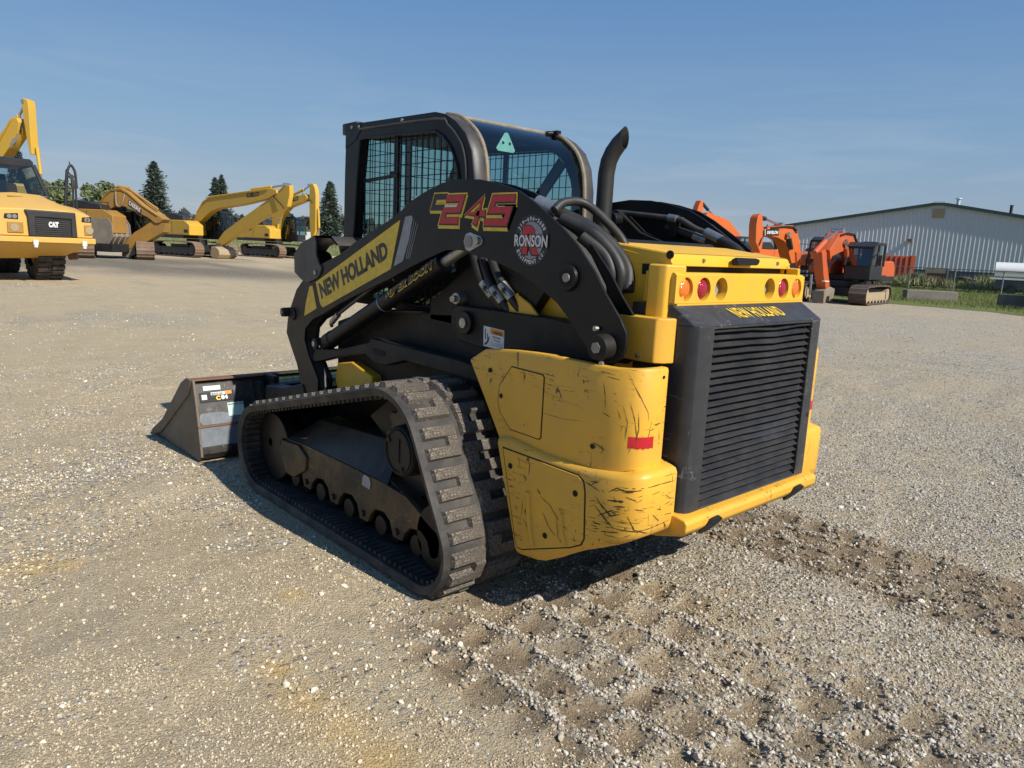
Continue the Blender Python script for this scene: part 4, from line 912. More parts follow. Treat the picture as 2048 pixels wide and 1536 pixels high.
    if s < 0:
        for off, mt, nm_ in ((.0065, 'decal_yellow', 'lettering_shadow'), (.0085, 'decal_black', 'lettering')):
            hh = .022 if mt == 'decal_yellow' else .019; sh = Vector((s * off, 0, 0)); tilt = dr * .010; dnn = n_ * (-.003 if mt == 'decal_yellow' else .0)
            pa, pb = a0 + dr * .80, a0 + dr * 1.235
            text_quad(MB(), 'SUPER BOOM', [pa + side_ + sh - n_ * hh * .8 - tilt + dnn, pb + side_ + sh - n_ * hh * .8 - tilt + dnn, pb + side_ + sh + n_ * hh + tilt + dnn, pa + side_ + sh + n_ * hh + tilt + dnn], .10 if mt == 'decal_yellow' else .045, 1.08).build(nm_, mt, cyl_, smooth=False)
    # lower lift cylinder bracket hoses near the arch
    for k, (y_, z_) in enumerate(((1.17, 1.33), (1.10, 1.31), (1.04, 1.33))):
        b = MB(); b.tube([(s * .50, y_ + .10, z_ + .12), (s * (.53), y_ + .02, z_ + .05), (s * .54, y_ - .06, z_ - .03), (s * .50, y_ - .13, z_ - .12)], .019, 10, sub=4); h_ = b.build('hydraulic_hose', 'rubber_hose', LD)
        MB().cyl((s * .54, y_ - .035, z_ - .005), (s * .525, y_ - .09, z_ - .065), .024, seg=14).build('hose_collar', 'steel', h_)

# ---- cab
CS = .43
OUT = [(2.60, 1.12), (2.60, 1.447), (2.585, 1.874), (2.568, 2.155), (2.383, 2.152), (1.688, 2.142), (1.598, 2.122), (1.517, 2.082), (1.438, 2.019), (1.388, 1.934), (1.362, 1.811), (1.35, 1.55), (1.35, 1.12)]
WIN = [(2.50, 1.16), (2.478, 1.463), (2.437, 1.846), (2.403, 2.060), (2.35, 2.066), (1.684, 2.050), (1.610, 2.018), (1.540, 1.955), (1.492, 1.875), (1.470, 1.80), (1.465, 1.55), (1.465, 1.32), (1.52, 1.22), (1.60, 1.17), (1.80, 1.15)]
cab_parts = []
roof = MB(); roof.prism('x', -.40, .40, [(2.57, 2.115), (2.57, 2.15), (1.70, 2.138), (1.70, 2.115)])
roof.prism('x', -.40, .40, [(2.58, 1.12), (2.58, 1.18), (2.44, 1.18), (2.44, 1.12)]).prism('x', -.40, .40, [(1.42, 1.12), (1.42, 1.48), (1.36, 1.48), (1.36, 1.12)])
roof.prism('x', -.43, .43, [(2.585, 2.10), (2.62, 2.10), (2.62, 2.165), (2.46, 2.168), (2.46, 2.153), (2.585, 2.153)])
cab = roof.build('cab', 'cab_grey', LD, .008)
for s in (-1, 1):
    # ring between outer profile and window opening, bridged
    b = MB(); no, nw = len(OUT), len(WIN)
    import itertools
    def ringgrid(x0, x1):
        t_o = np.array(OUT + [OUT[0]]); t_w = np.array(WIN + [WIN[0]])
        cen = np.array([2.0, 1.62]); K = 96
        def ray_hit(P, a):
            d = np.array([math.cos(a), math.sin(a)]); best = None
            for i in range(len(P) - 1):
                p, q = P[i] - cen, P[i + 1] - cen; e = q - p; den = d[0] * e[1] - d[1] * e[0]
                if abs(den) < 1e-9: continue
                t = (p[0] * e[1] - p[1] * e[0]) / den; u = (p[0] * d[1] - p[1] * d[0]) / den
                if t > 0 and -1e-9 <= u <= 1 + 1e-9: best = t if best is None else max(best, t)
            return cen + d * best
        angs = sorted([math.atan2(*(np.array(p) - cen)[::-1]) for p in OUT + WIN]); o_ = [ray_hit(t_o, a) for a in angs]; w_ = [ray_hit(t_w, a) for a in angs]
        rows = [[(x, p[0], p[1]) for p in pts] for x, pts in ((x0, o_), (x0, w_), (x1, w_), (x1, o_), (x0, o_))]
        return rows, o_, w_
    rows, o_, w_ = ringgrid(s * CS, s * .375)
    b.grid(rows, close=True); fr_ = b.build('cab_side_frame', 'black', cab, .0, angle=30)
    b = MB(); b.tube([(s * .432, p[0], p[1]) for p in w_] + [(s * .432, *w_[0])], .008, 6); b.build('window_seal', 'black', fr_)
    b = MB(); rim = [(2.42, 2.118), (1.684, 2.108), (1.58, 2.072), (1.50, 2.012), (1.445, 1.94), (1.418, 1.813), (1.41, 1.5)]
    b.tube([(s * .431, *p) for p in rim], .007, 6, sub=3); b.build('frame_rim', 'cab_grey', fr_)
    MB().add([(s * .393, p[0], p[1]) for p in WIN], [tuple(range(len(WIN)))]).build('side_window', 'glass', cab, 0, False)
    # wire guard outside of the window
    b = MB(); wp = np.array(WIN + [WIN[0]])
    def span(val, ax):
        hits = []
        for i in range(len(wp) - 1):
            p, q = wp[i], wp[i + 1]
            if (p[ax] - val) * (q[ax] - val) < 0: t = (val - p[ax]) / (q[ax] - p[ax]); hits.append(p[1 - ax] + t * (q[1 - ax] - p[1 - ax]))
        return (min(hits), max(hits)) if len(hits) > 1 else None
    for yy in np.arange(1.505, 2.50, .052):
        h = span(yy, 0)
        if h: b.cyl((s * .408, yy, h[0]), (s * .408, yy, h[1]), .0028, seg=4, cap=False)
    for zz_ in np.arange(1.20, 2.06, .064):
        h = span(zz_, 1)
        if h: b.cyl((s * .403, h[0], zz_), (s * .403, h[1], zz_), .0028, seg=4, cap=False)
    o = b.build('wire_guard', 'black', cab, smooth=False); o['kind'] = 'stuff'
    b = MB(); b.box((s * .40 - .008, 2.055, 1.16), (s * .40 + .008, 2.092, 2.06)); b.build('window_bar', 'black', cab)
    for yy, zz_ in ((2.50, 2.135), (2.42, 2.132), (1.98, 2.128)):
        MB().cyl((s * .431, yy, zz_), (s * .437, yy, zz_), .010, seg=12).build('bolt', 'steel', cab)
    # front upright bracket
    MB().prism('x', s * .428, s * .434, [(2.575, 2.02), (2.57, 2.158), (2.40, 2.155), (2.405, 2.11), (2.46, 2.06)]).build('corner_bracket', 'black', cab, .002)
    if s < 0:
        b = MB(); b.cyl((-.436, 1.88, 1.655), (-.445, 1.68, 1.628), .007, seg=8); b.cyl((-.436, 1.93, 1.675), (-.436, 1.88, 1.652), .015, seg=10); b.build('window_strut', 'steel', cab)
        MB().box((-.438, 1.80, 1.655), (-.434, 1.845, 1.735)).build('paper_tag', 'decal_white', cab, 0, False)
        b = MB(); b.cyl((-.40, 2.43, 1.83), (-.40, 2.08, 1.85), .010, seg=8); b.cyl((-.395, 2.13, 1.86), (-.40, 2.05, 1.85), .016, seg=8); b.build('guard_latch', 'black', cab)
# curved rear corners between side frames: the hoop surface and rear glass
hoop = [(1.70, 2.142), (1.598, 2.122), (1.517, 2.082), (1.438, 2.019), (1.388, 1.934), (1.362, 1.811), (1.35, 1.55)]
for s in (-1, 1):
    b = MB(); b.grid([[(s * x, y - d, z + d * .0) for y, z in hoop] for x, d in ((.43, 0), (.425, .006), (.37, .010), (.355, .006), (.352, -.03))]); b.build('rear_hoop', 'cab_grey', cab, angle=60)
    b = MB(); b.tube([(s * .350, y - .006, z + .002) for y, z in hoop], .011, 8, sub=3); b.build('rear_window_seal', 'seal', cab)
b = MB(); b.tube([(x, 1.69, 2.140) for x in np.linspace(-.35, .35, 5)], .011, 8); b.build('rear_window_seal', 'seal', cab)
b = MB(); b.grid([[(x, y + .004, z - .004) for y, z in hoop] for x in np.linspace(-.35, .35, 6)]); b.build('rear_window', 'glass_dark', cab, angle=80)
MB().cyl((.30, 1.62, 2.128), (.38, 1.60, 2.135), .014, seg=10).box((.33, 1.57, 2.12), (.36, 1.63, 2.145)).build('rear_bracket', 'black', cab)
# front door screen with guard
b = MB()
for x in np.arange(-.36, .37, .052): b.cyl((x, 2.575, 1.18), (x, 2.555, 2.11), .0028, seg=4, cap=False)
for z_ in np.arange(1.2, 2.11, .064): b.cyl((-.38, 2.57, z_), (.38, 2.57, z_), .0028, seg=4, cap=False)
o = b.build('door_guard', 'black', cab, smooth=False); o['kind'] = 'stuff'
MB().add([(-.38, 2.548, 1.18), (.38, 2.548, 1.18), (.38, 2.548, 2.11), (-.38, 2.548, 2.11)], [(0, 1, 2, 3)]).build('door_glass', 'glass', cab, 0, False)
b = MB(); b.box((-.02, 2.54, 1.15), (.02, 2.56, 2.11)); b.build('door_post', 'black', cab)
# inside: seat, headliner, levers
b = MB(); b.box((-.24, 1.55, 1.12), (.24, 2.0, 1.28)); b.prism('x', -.22, .22, [(1.50, 1.25), (1.66, 1.25), (1.64, 1.62), (1.60, 1.72), (1.52, 1.74), (1.46, 1.66)]); b.build('seat', 'seat', cab, .03, seg=3)
b = MB(); b.prism('x', -.37, .37, [(2.50, 2.08), (2.45, 2.113), (1.80, 2.113), (1.76, 2.08)]); b.build('headliner', 'seat', cab, .01)
b = MB(); b.box((-.37, 1.50, 1.12), (-.27, 2.2, 1.36)); b.box((.27, 1.50, 1.12), (.37, 2.2, 1.36)); b.build('side_console', 'seat', cab, .02)
b = MB(); b.tube([(-.30, 2.05, 1.4), (-.29, 2.08, 1.5), (-.28, 2.1, 1.56)], .018, 8); b.build('control_lever', 'seat', cab)
b = MB(); b.tube([(-.34, 1.52, 1.98), (-.32, 1.72, 1.74), (-.30, 1.98, 1.48)], .032, 8, sub=3); b.tube([(.34, 1.52, 1.98), (.32, 1.72, 1.74), (.30, 1.98, 1.48)], .032, 8, sub=3); b.build('lap_bar', 'seat', cab)['kind'] = 'stuff'
# pale green triangular tag hung behind the rear window
b = MB(); b.prism('y', 1.652, 1.648, [(-.050, 2.010), (-.038, 1.997), (.076, 1.997), (.088, 2.010), (.034, 2.094), (.020, 2.099), (.006, 2.094)]); tg = b.build('warning_tag', 'tag', cab, .002)
MB().prism('y', 1.6475, 1.6470, [(-.010, 2.036), (.005, 2.036), (.005, 2.050), (-.010, 2.050)]).build('tag_hole', 'dark', tg, 0, False); MB().prism('y', 1.6475, 1.6470, [(.038, 2.035), (.053, 2.035), (.053, 2.049), (.038, 2.049)]).build('tag_hole', 'dark', tg, 0, False)

# ---- front work-light guard (left and right)
for s in (-1, 1):
    x0, x1 = s * .66, s * .47
    b = MB(); prof = [(2.785, 1.28), (2.79, 1.39), (2.70, 1.455), (2.53, 1.506), (2.33, 1.505), (2.245, 1.455)]
    b.grid([[(x0 + (x1 - x0) * .0, *p) for p in prof], [(x1, *p) for p in prof], [(x1, *p) for p in inset(prof + [(2.5, 1.3)], .012)[:6]], [(x0, *p) for p in inset(prof + [(2.5, 1.3)], .012)[:6]]], close=False)
    b.prism('x', s * .66, s * .648, [(2.79, 1.28), (2.795, 1.39), (2.70, 1.455), (2.53, 1.507), (2.51, 1.47), (2.515, 1.40), (2.475, 1.345), (2.447, 1.325), (2.47, 1.28), (2.50, 1.262), (2.62, 1.225), (2.70, 1.24)])
    g = b.build('light_guard', 'cab_grey', LD, .004)
    MB().cyl((s * .66, 2.515, 1.292), (s * .668, 2.515, 1.292), .014, seg=14).build('bolt', 'steel', g)
    b = MB(); b.cyl((s * .56, 2.75, 1.36), (s * .56, 2.60, 1.36), .06, seg=20); b.box((s * .56 - .05, 2.77, 1.29), (s * .56 + .05, 2.83, 1.33)); b.build('work_lamp', 'black', g, .006)
    b = MB(); b.tube([(s * .60, 2.30, 1.46), (s * .56, 2.38, 1.45), (s * .52, 2.42, 1.38)], .022, 10, sub=3); b.build('guard_strut', 'cab_grey', g)
# ---- hoses over the arm behind the cab
H = [([(-.60, .64, 1.64), (-.545, .64, 1.675), (-.45, .62, 1.678), (-.40, .54, 1.61), (-.37, .46, 1.52), (-.355, .44, 1.41), (-.40, .42, 1.33)], .018),
     ([(-.58, .74, 1.66), (-.53, .62, 1.615), (-.485, .52, 1.565), (-.455, .44, 1.50), (-.45, .37, 1.42), (-.47, .35, 1.34)], .028),
     ([(-.575, .62, 1.61), (-.53, .50, 1.56), (-.50, .42, 1.49), (-.49, .37, 1.41), (-.49, .38, 1.33)], .026),
     ([(-.56, .52, 1.54), (-.52, .44, 1.48), (-.51, .40, 1.41), (-.50, .40, 1.34)], .026)]
for pts, r_ in H:
    b = MB(); b.tube(pts, r_, 14, sub=6); h_ = b.build('hydraulic_hose', 'rubber_hose', LD)
b = MB(); b.cyl((-.585, .76, 1.668), (-.55, .665, 1.636), .037, seg=18); b.build('hose_collar', 'steel', LD, .003)
for y0, y1, z0_, z1_, x_ in ((1.20, .86, 1.70, 1.655, .50), (1.10, .80, 1.655, 1.60, .52)):
    pass
# pipes along the inside of the far arm
b = MB(); b.tube([(.515, 1.22, 1.705), (.515, .86, 1.672), (.512, .80, 1.658), (.505, .72, 1.622), (.50, .64, 1.60)], .014, 10, sub=4); o = b.build('hydraulic_pipe', 'cab_grey', LD)
MB().cyl((.515, .90, 1.676), (.514, .845, 1.668), .022, seg=12).build('pipe_fitting', 'steel', o); MB().cyl((.50, .655, 1.604), (.493, .56, 1.567), .025, seg=14).build('hose_collar', 'steel', o)
b = MB(); b.tube([(.493, .57, 1.57), (.47, .45, 1.52), (.44, .36, 1.44), (.42, .33, 1.36)], .024, 12, sub=4); b.build('hydraulic_hose', 'rubber_hose', LD)
b = MB(); b.tube([(.53, .92, 1.63), (.53, .70, 1.575), (.52, .56, 1.53), (.48, .42, 1.45)], .021, 12, sub=4); o = b.build('hydraulic_hose', 'rubber_hose', LD); MB().cyl((.53, .74, 1.585), (.525, .66, 1.562), .025, seg=12).build('hose_collar', 'steel', o)
MB().box((.50, .84, 1.58), (.55, .88, 1.66)).build('pipe_clamp', 'black', LD, .004)
b = MB(); b.prism('x', .545, .47, [(1.30, 1.70), (1.22, 1.72), (1.05, 1.60), (.62, 1.47), (.62, 1.44), (1.2, 1.52)]); b.build('far_arm_brace', 'black_dusty', LD, .006)
b = MB(); b.cyl((.36, 1.16, 1.66), (.42, 1.16, 1.66), .035, seg=16); b.build('hose_guide', 'black', LD, .004)

# ---- bucket
BW = 1.067
bk = [(3.50, .53), (3.457, .50), (3.4095, .36), (3.365, .235), (3.335, .11), (3.33, .05), (3.36, .012), (3.45, .004), (4.29, .004), (4.30, .014), (3.46, .024), (3.40, .05), (3.372, .12), (3.40, .24), (3.44, .36), (3.49, .49), (3.515, .525)]
b = MB(); b.prism('x', -BW, BW, bk); bkt = b.build('bucket', 'bucket', LD, .004)
for s in (-1, 1):
    b = MB(); b.prism('x', s * (BW + .001), s * (BW - .016), [(3.515, .530), (3.44, .535), (3.405, .42), (3.375, .30), (3.338, .124), (3.322, .035), (3.36, .004), (4.29, .004), (4.10, .06)]); o = b.build('bucket_side', 'bucket_bare', bkt, .003)
    b = MB(); b.prism('x', s * (BW + .014), s * (BW - .004), [(3.445, .535), (3.53, .537), (3.63, .49), (4.05, .155), (4.31, .022), (4.30, .002), (4.22, .002), (4.10, .045), (3.90, .17), (3.50, .43)]); b.build('side_cutter', 'bucket_bare', o, .004)
b = MB(); b.box((-BW, 4.20, .0), (BW, 4.345, .02)); b.build('cutting_edge', 'bucket_bare', bkt, .004)
b = MB(); b.add([(-BW + .01, 3.3325, .10), (BW - .01, 3.3325, .10), (BW - .01, 3.3615, .226), (-BW + .01, 3.3615, .226)], [(0, 1, 2, 3)]); b.build('worn_lower_back', 'bucket_grey', bkt, smooth=False)
b = MB(); b.cyl((-BW, 3.3618, .230), (BW, 3.3618, .230), .007, seg=8); b.build('weld_seam', 'rust', bkt)
b = MB(); b.box((-BW, 3.44, .525), (BW, 3.51, .537)); b.build('top_edge', 'rust', bkt, .003)
b = MB(); b.prism('x', -.86, .86, [(3.325, .03), (3.335, .10), (3.34, .10), (3.42, .04)]); b.build('heel_plate', 'black_dusty', bkt)
def bq(x0, x1, t0, t1, e=.004):   # patch on the upper back plate, t from 0 (seam) to 1 (top)
    f = lambda t: (3.3655 + (3.455 - 3.3655) * t - e, .235 + (.50 - .235) * t)
    return [(x0, *f(t0)), (x1, *f(t0)), (x1, *f(t1)), (x0, *f(t1))]
def patch(name, mat, x0, x1, t0, t1, e=.004, n=None):
    return MB().add(bq(x0, x1, t0, t1, e), [(0, 1, 2, 3)]).build(name, mat, bkt, smooth=False)
patch('torn_sticker', 'decal_white', -1.0, -.885, .84, .95); patch('black_sticker', 'black', -1.03, -.80, .56, .80); patch('white_strip', 'decal_white', -.955, -.86, .72, .79, .006); patch('orange_strip', 'decal_orange', -.86, -.815, .72, .80, .006)
patch('paper_sticker', 'tag', -.855, -.745, .18, .50)
text_quad(MB(), 'C', bq(-.925, -.895, .59, .70, .0075), .06).build('lettering', 'decal_yellow', bkt, smooth=False); text_quad(MB(), '84', bq(-.89, -.845, .60, .71, .0075), .05).build('lettering', 'decal_white', bkt, smooth=False)
text_quad(MB(), 'BLACK CAT', bq(-.95, -.875, .735, .775, .0085), .03).build('lettering', 'decal_black', bkt, smooth=False)
text_quad(MB(), 'MADE IN USA', bq(-.85, -.75, .44, .48, .0065), .02).build('lettering', 'decal_black', bkt, smooth=False)
b = MB(); ctr = np.array(bq(-1.02, -.985, .63, .75, .0075)); b.add([tuple(p) for p in (ctr * .999)], [(0, 1, 2, 3)]); o = b.build('emblem_ground', 'decal_white', bkt, smooth=False)
MB().add(bq(-1.016, -.989, .645, .735, .009), [(0, 1, 2, 3)]).build('emblem_inner', 'black', bkt, smooth=False)
b = MB()
for uu in ((-1.012, -1.006, .66, .70), (-1.007, -.998, .68, .71), (-.999, -.993, .66, .72)): b.add(bq(*uu, .010), [(0, 1, 2, 3)])
b.build('leaping_deer_emblem', 'decal_white', bkt, smooth=False)['kind'] = 'stuff'
pts = [(-1.03 + .02 * math.cos(a), .02 + .14 * (1 + math.sin(a))) for a in np.linspace(math.pi / 2, math.pi * 1.5, 8)] + [(-.72, .02), (-.70, .18), (-.74, .27), (-.86, .26), (-.90, .30)]
MB().add([(x, 3.3655 + .0895 * t - .003, .235 + .265 * t) for x, t in pts], [tuple(range(len(pts)))]).build('scuffed_patch', 'bucket_grey', bkt, smooth=False)
b = MB()
for x in (-.56, .56):
    b.box((x - .02, 3.28, .15), (x + .02, 3.44, .545)); 
    b.prism('x', x - .10, x - .06, [(3.44, .16), (3.30, .2), (3.26, .36), (3.36, .50), (3.46, .50)])
bc = b.build('coupler_ears', 'black_dusty', bkt, .004); bc['kind'] = 'stuff'
b = MB(); b.box((-.60, 3.22, .12), (.60, 3.30, .50)); b.build('coupler_plate', 'black_dusty', bkt, .01)
b = MB()
for s in (-1, 1): b.prism('x', s * .66, s * .54, [(2.56, .40), (2.70, .60), (3.0, .52), (3.24, .50), (3.24, .14), (3.0, .12), (2.7, .28)])
b.build('coupler_links', 'black_dusty', LD, .01)['kind'] = 'stuff'
# side outlines of the booms and sticks, metres in each machine's own frame
PROF = {
 'k1': dict(G=(14.595, 47.825), rot=-1.303,
   boom=[(-0.18, 2.03), (0.42, 2.82), (1.09, 3.5), (1.73, 3.79), (2.5, 3.86), (5.52, 4.13), (7.32, 4.26), (7.85, 4.15), (7.92, 3.97), (7.1, 3.66), (4.78, 3.29), (4.04, 3.21), (2.54, 3.06), (1.84, 2.88), (1.12, 2.49), (0.38, 2.04), (-0.04, 1.74)],
   stick=[(7.41, 3.77), (8.52, 4.45), (8.91, 4.41), (8.91, 3.89), (8.7, 3.23), (7.49, 2.82), (6.38, 2.44), (4.65, 1.71), (2.75, 0.85), (2.06, 0.92), (2.94, 1.67), (4.38, 2.36), (6.19, 3.21)],
   acyl=[(5.45, 4.2), (7.25, 4.33), (8.52, 4.45)],
   bcyl=[(0.17, 2.6), (-0.47, 1.25)],
   bcyl2=[(2.45, 2.53), (1.85, 1.28)],
   bucket=[(0.79, 0.63), (1.19, 0.74), (1.98, 0.7), (2.6, 0.77), (3.5, 0.73), (3.48, 0.06), (0.84, -0.06)],
   text=[(5.28, 4.0), (6.33, 4.04), (6.33, 3.8), (5.27, 3.68)],
 ),
 'k2': dict(G=(21.292, 51.173), rot=-1.303,
   boom=[(-0.18, 1.51), (0.15, 2.92), (0.71, 3.76), (1.79, 4.32), (3.56, 4.53), (3.79, 4.32), (3.67, 4.08), (1.95, 3.61), (1.45, 3.27), (0.94, 2.71), (0.41, 1.47)],
   stick=[(3.88, 5.17), (4.34, 5.23), (4.65, 4.9), (4.76, 4.43), (4.71, 2.03), (4.32, 1.54), (4.01, 1.47), (3.82, 2.77), (3.79, 4.32)],
   acyl=[(1.71, 4.34), (3.25, 4.85), (3.92, 5.14)],
   kcyl=[(4.57, 3.53), (4.64, 2.25), (4.63, 1.76)],
   bcyl=[(1.14, 2.8), (0.86, 1.36)],
   bcyl2=[(0.92, 2.85), (0.56, 1.38)],
   text=[(1.61, 4.2), (2.71, 4.37), (2.71, 4.04), (1.61, 3.9)],
 ),
 'de': dict(G=(8.547, 42.52), rot=-0.9539,
   boom=[(-1.27, 2.05), (-1.19, 2.32), (-.33, 3.31), (.04, 3.58), (.66, 3.64), (1.08, 3.46), (1.91, 2.83), (2.83, 2.31), (3.13, 2.13), (2.9, 1.94), (2.64, 1.9), (2.14, 2.21), (1.46, 2.45), (1.04, 2.65), (.69, 2.72), (.25, 2.7), (-.11, 2.54), (-.62, 2.19), (-1.12, 2.06)],
   stick=[(2.82, 1.94), (3.2, 1.92), (3.05, 1.47), (2.61, 1.26), (2.17, 1.02), (1.19, .61), (.6, .43), (.49, .73), (1.27, 1.4), (1.86, 1.72), (2.3, 1.99), (2.57, 2.19)],
 ),
 'x0': dict(G=(-0.049, 47.72), rot=-1.0063,
   boom=[(.3, 2.0), (1.0, 3.2), (2.6, 4.3), (4.8, 4.85), (6.73, 5.15), (7.06, 5.42), (7.82, 6.37), (7.89, 6.43), (8.17, 6.39), (8.27, 6.19), (8.16, 5.62), (7.21, 4.66), (6.4, 4.4), (4.8, 4.1), (3.0, 3.7), (1.6, 2.7), (1.1, 2.0)],
   stick=[(8.42, 7.2), (8.53, 7.28), (8.79, 7.17), (8.82, 6.76), (8.82, 5.93), (8.82, 4.77), (8.71, 4.77), (8.58, 5.49), (8.47, 6.37), (8.45, 7.02)],
   acyl=[(6.6, 5.4), (8.0, 6.5), (8.5, 7.12)], bcyl=[(2.4, 3.9), (1.5, 1.5)], kcyl=[(8.85, 5.1), (8.95, 3.9), (9.0, 2.8)],
 ),
 'od': dict(G=(32.492, 15.018), rot=3.008,
   boom=[(4.95, 2.74), (4.79, 2.88), (3.74, 3.0), (3.1, 3.03), (2.81, 2.89), (2.42, 2.23), (2.21, 1.44), (2.92, 1.34), (3.3, 1.96), (3.62, 2.3), (4.15, 2.44), (4.85, 2.52)],
   stick=[(5.53, 3.35), (5.24, 3.42), (5.13, 3.26), (5.04, 2.93), (4.92, 2.78), (4.92, 2.21), (4.99, 1.9), (5.15, 1.74), (5.74, 2.21), (5.79, 2.92), (5.69, 3.23)],
   acyl=[(5.13, 3.26), (4.78, 3.23), (3.75, 3.03)],
   bcyl=[(3.53, 2.62), (3.21, 1.98)],
   text=[(5.04, 2.72), (4.21, 2.78), (4.24, 2.59), (5.01, 2.55)],
 ),
 'of': dict(G=(25.89, 11.04), rot=-3.0832,
   boom=[(2.35, 1.9), (1.57, 2.52), (1.02, 2.61), (0.24, 2.59), (-0.25, 2.2), (-0.5, 1.74), (-0.55, 1.07), (0.04, 1.73), (0.72, 1.94), (1.28, 1.86), (2.04, 1.69), (2.16, 1.56)],
   stick=[(3.21, 1.81), (2.51, 1.92), (2.2, 1.81), (2.15, 1.53), (1.63, 0.86), (1.49, 0.67), (1.89, 0.38), (2.21, 0.39), (2.86, 1.02)],
   bucket=[(2.38, 0.42), (1.79, 0.61), (1.36, 0.54), (1.44, -0.01), (2.33, -0.01)],
   acyl=[(3.08, 1.78), (2.28, 2.21), (1.2, 2.63)],
   bcyl=[(1.15, 2.23), (0.74, 1.53)],
 ),
 'ox': dict(G=(37.684, 23.833), rot=3.008,
   boom=[(2.31, 3.59), (1.93, 4.05), (0.08, 3.72), (-1.22, 2.88), (-2.19, 1.37), (-2.38, 0.12), (-1.17, 0.1), (-0.46, 1.63), (0.36, 2.51), (2.01, 3.02)],
   stick=[(3.65, 0.63), (3.65, 2.37), (3.12, 3.88), (2.93, 4.36), (2.63, 4.69), (2.24, 4.69), (2.06, 4.04), (2.01, 2.73), (2.35, 0.66)],
   acyl=[(2.22, 4.55), (1.69, 4.21), (0.92, 3.81)],
 ),
}
X0TEXT = [(7.70, 5.02), (8.26, 5.54), (8.18, 5.74), (7.62, 5.24)]
X0T = 8.9

# ================================================================== THE YARD BEHIND
M['kobelco'] = paint('weathered_yellow_paint', (.60, .36, .03), .45, (.3, .24, .15), .3, big=1.2)
M['deere'] = paint('faded_ochre_paint', (.36, .19, .035), .55, (.16, .11, .06), .6, big=1.2)
M['orange'] = paint('orange_paint', (.62, .125, .018), .42, (.2, .1, .05), .22, big=1.2)
M['orange_dull'] = paint('dull_orange_paint', (.50, .09, .018), .5, (.2, .1, .06), .35, big=1.2)
M['truck'] = paint('truck_yellow_paint', (.62, .36, .06), .5, (.4, .3, .2), .45, big=1.)
M['shoe'] = paint('rusty_track_steel', (.15, .095, .062), .75, (.26, .2, .14), .6, big=3)
M['shoe_dark'] = paint('dark_track_steel', (.06, .045, .035), .75, (.15, .11, .08), .6, big=3)
M['mud'] = paint('muddy_steel', (.17, .14, .11), .85, (.3, .26, .2), .7, big=2.5)
M['tan_steel'] = paint('tan_dried_mud', (.36, .28, .17), .85, (.25, .19, .12), .5, big=3)
M['dgrey'] = paint('dark_grey_plastic', (.013, .0135, .016), .45, (.09, .08, .065), .25)
M['cab_glass'] = glassmat('cab_glass', (.45, .6, .62), .08)
M['chrome'] = flat('chrome_rod', (.6, .58, .54), .25, .9)
def bar(mb, p0, p1, r, seg=10): return mb.cyl(p0, p1, r, seg=seg)
def text_on(parent, txt, q, y, mat, bold=.05):
    """lettering on the plane local y = const; q = (bl, br, tr, tl) as (x, z)"""
    text_quad(MB(), txt, [(p[0], y, p[1]) for p in q], bold).build('lettering', mat, parent, smooth=False)
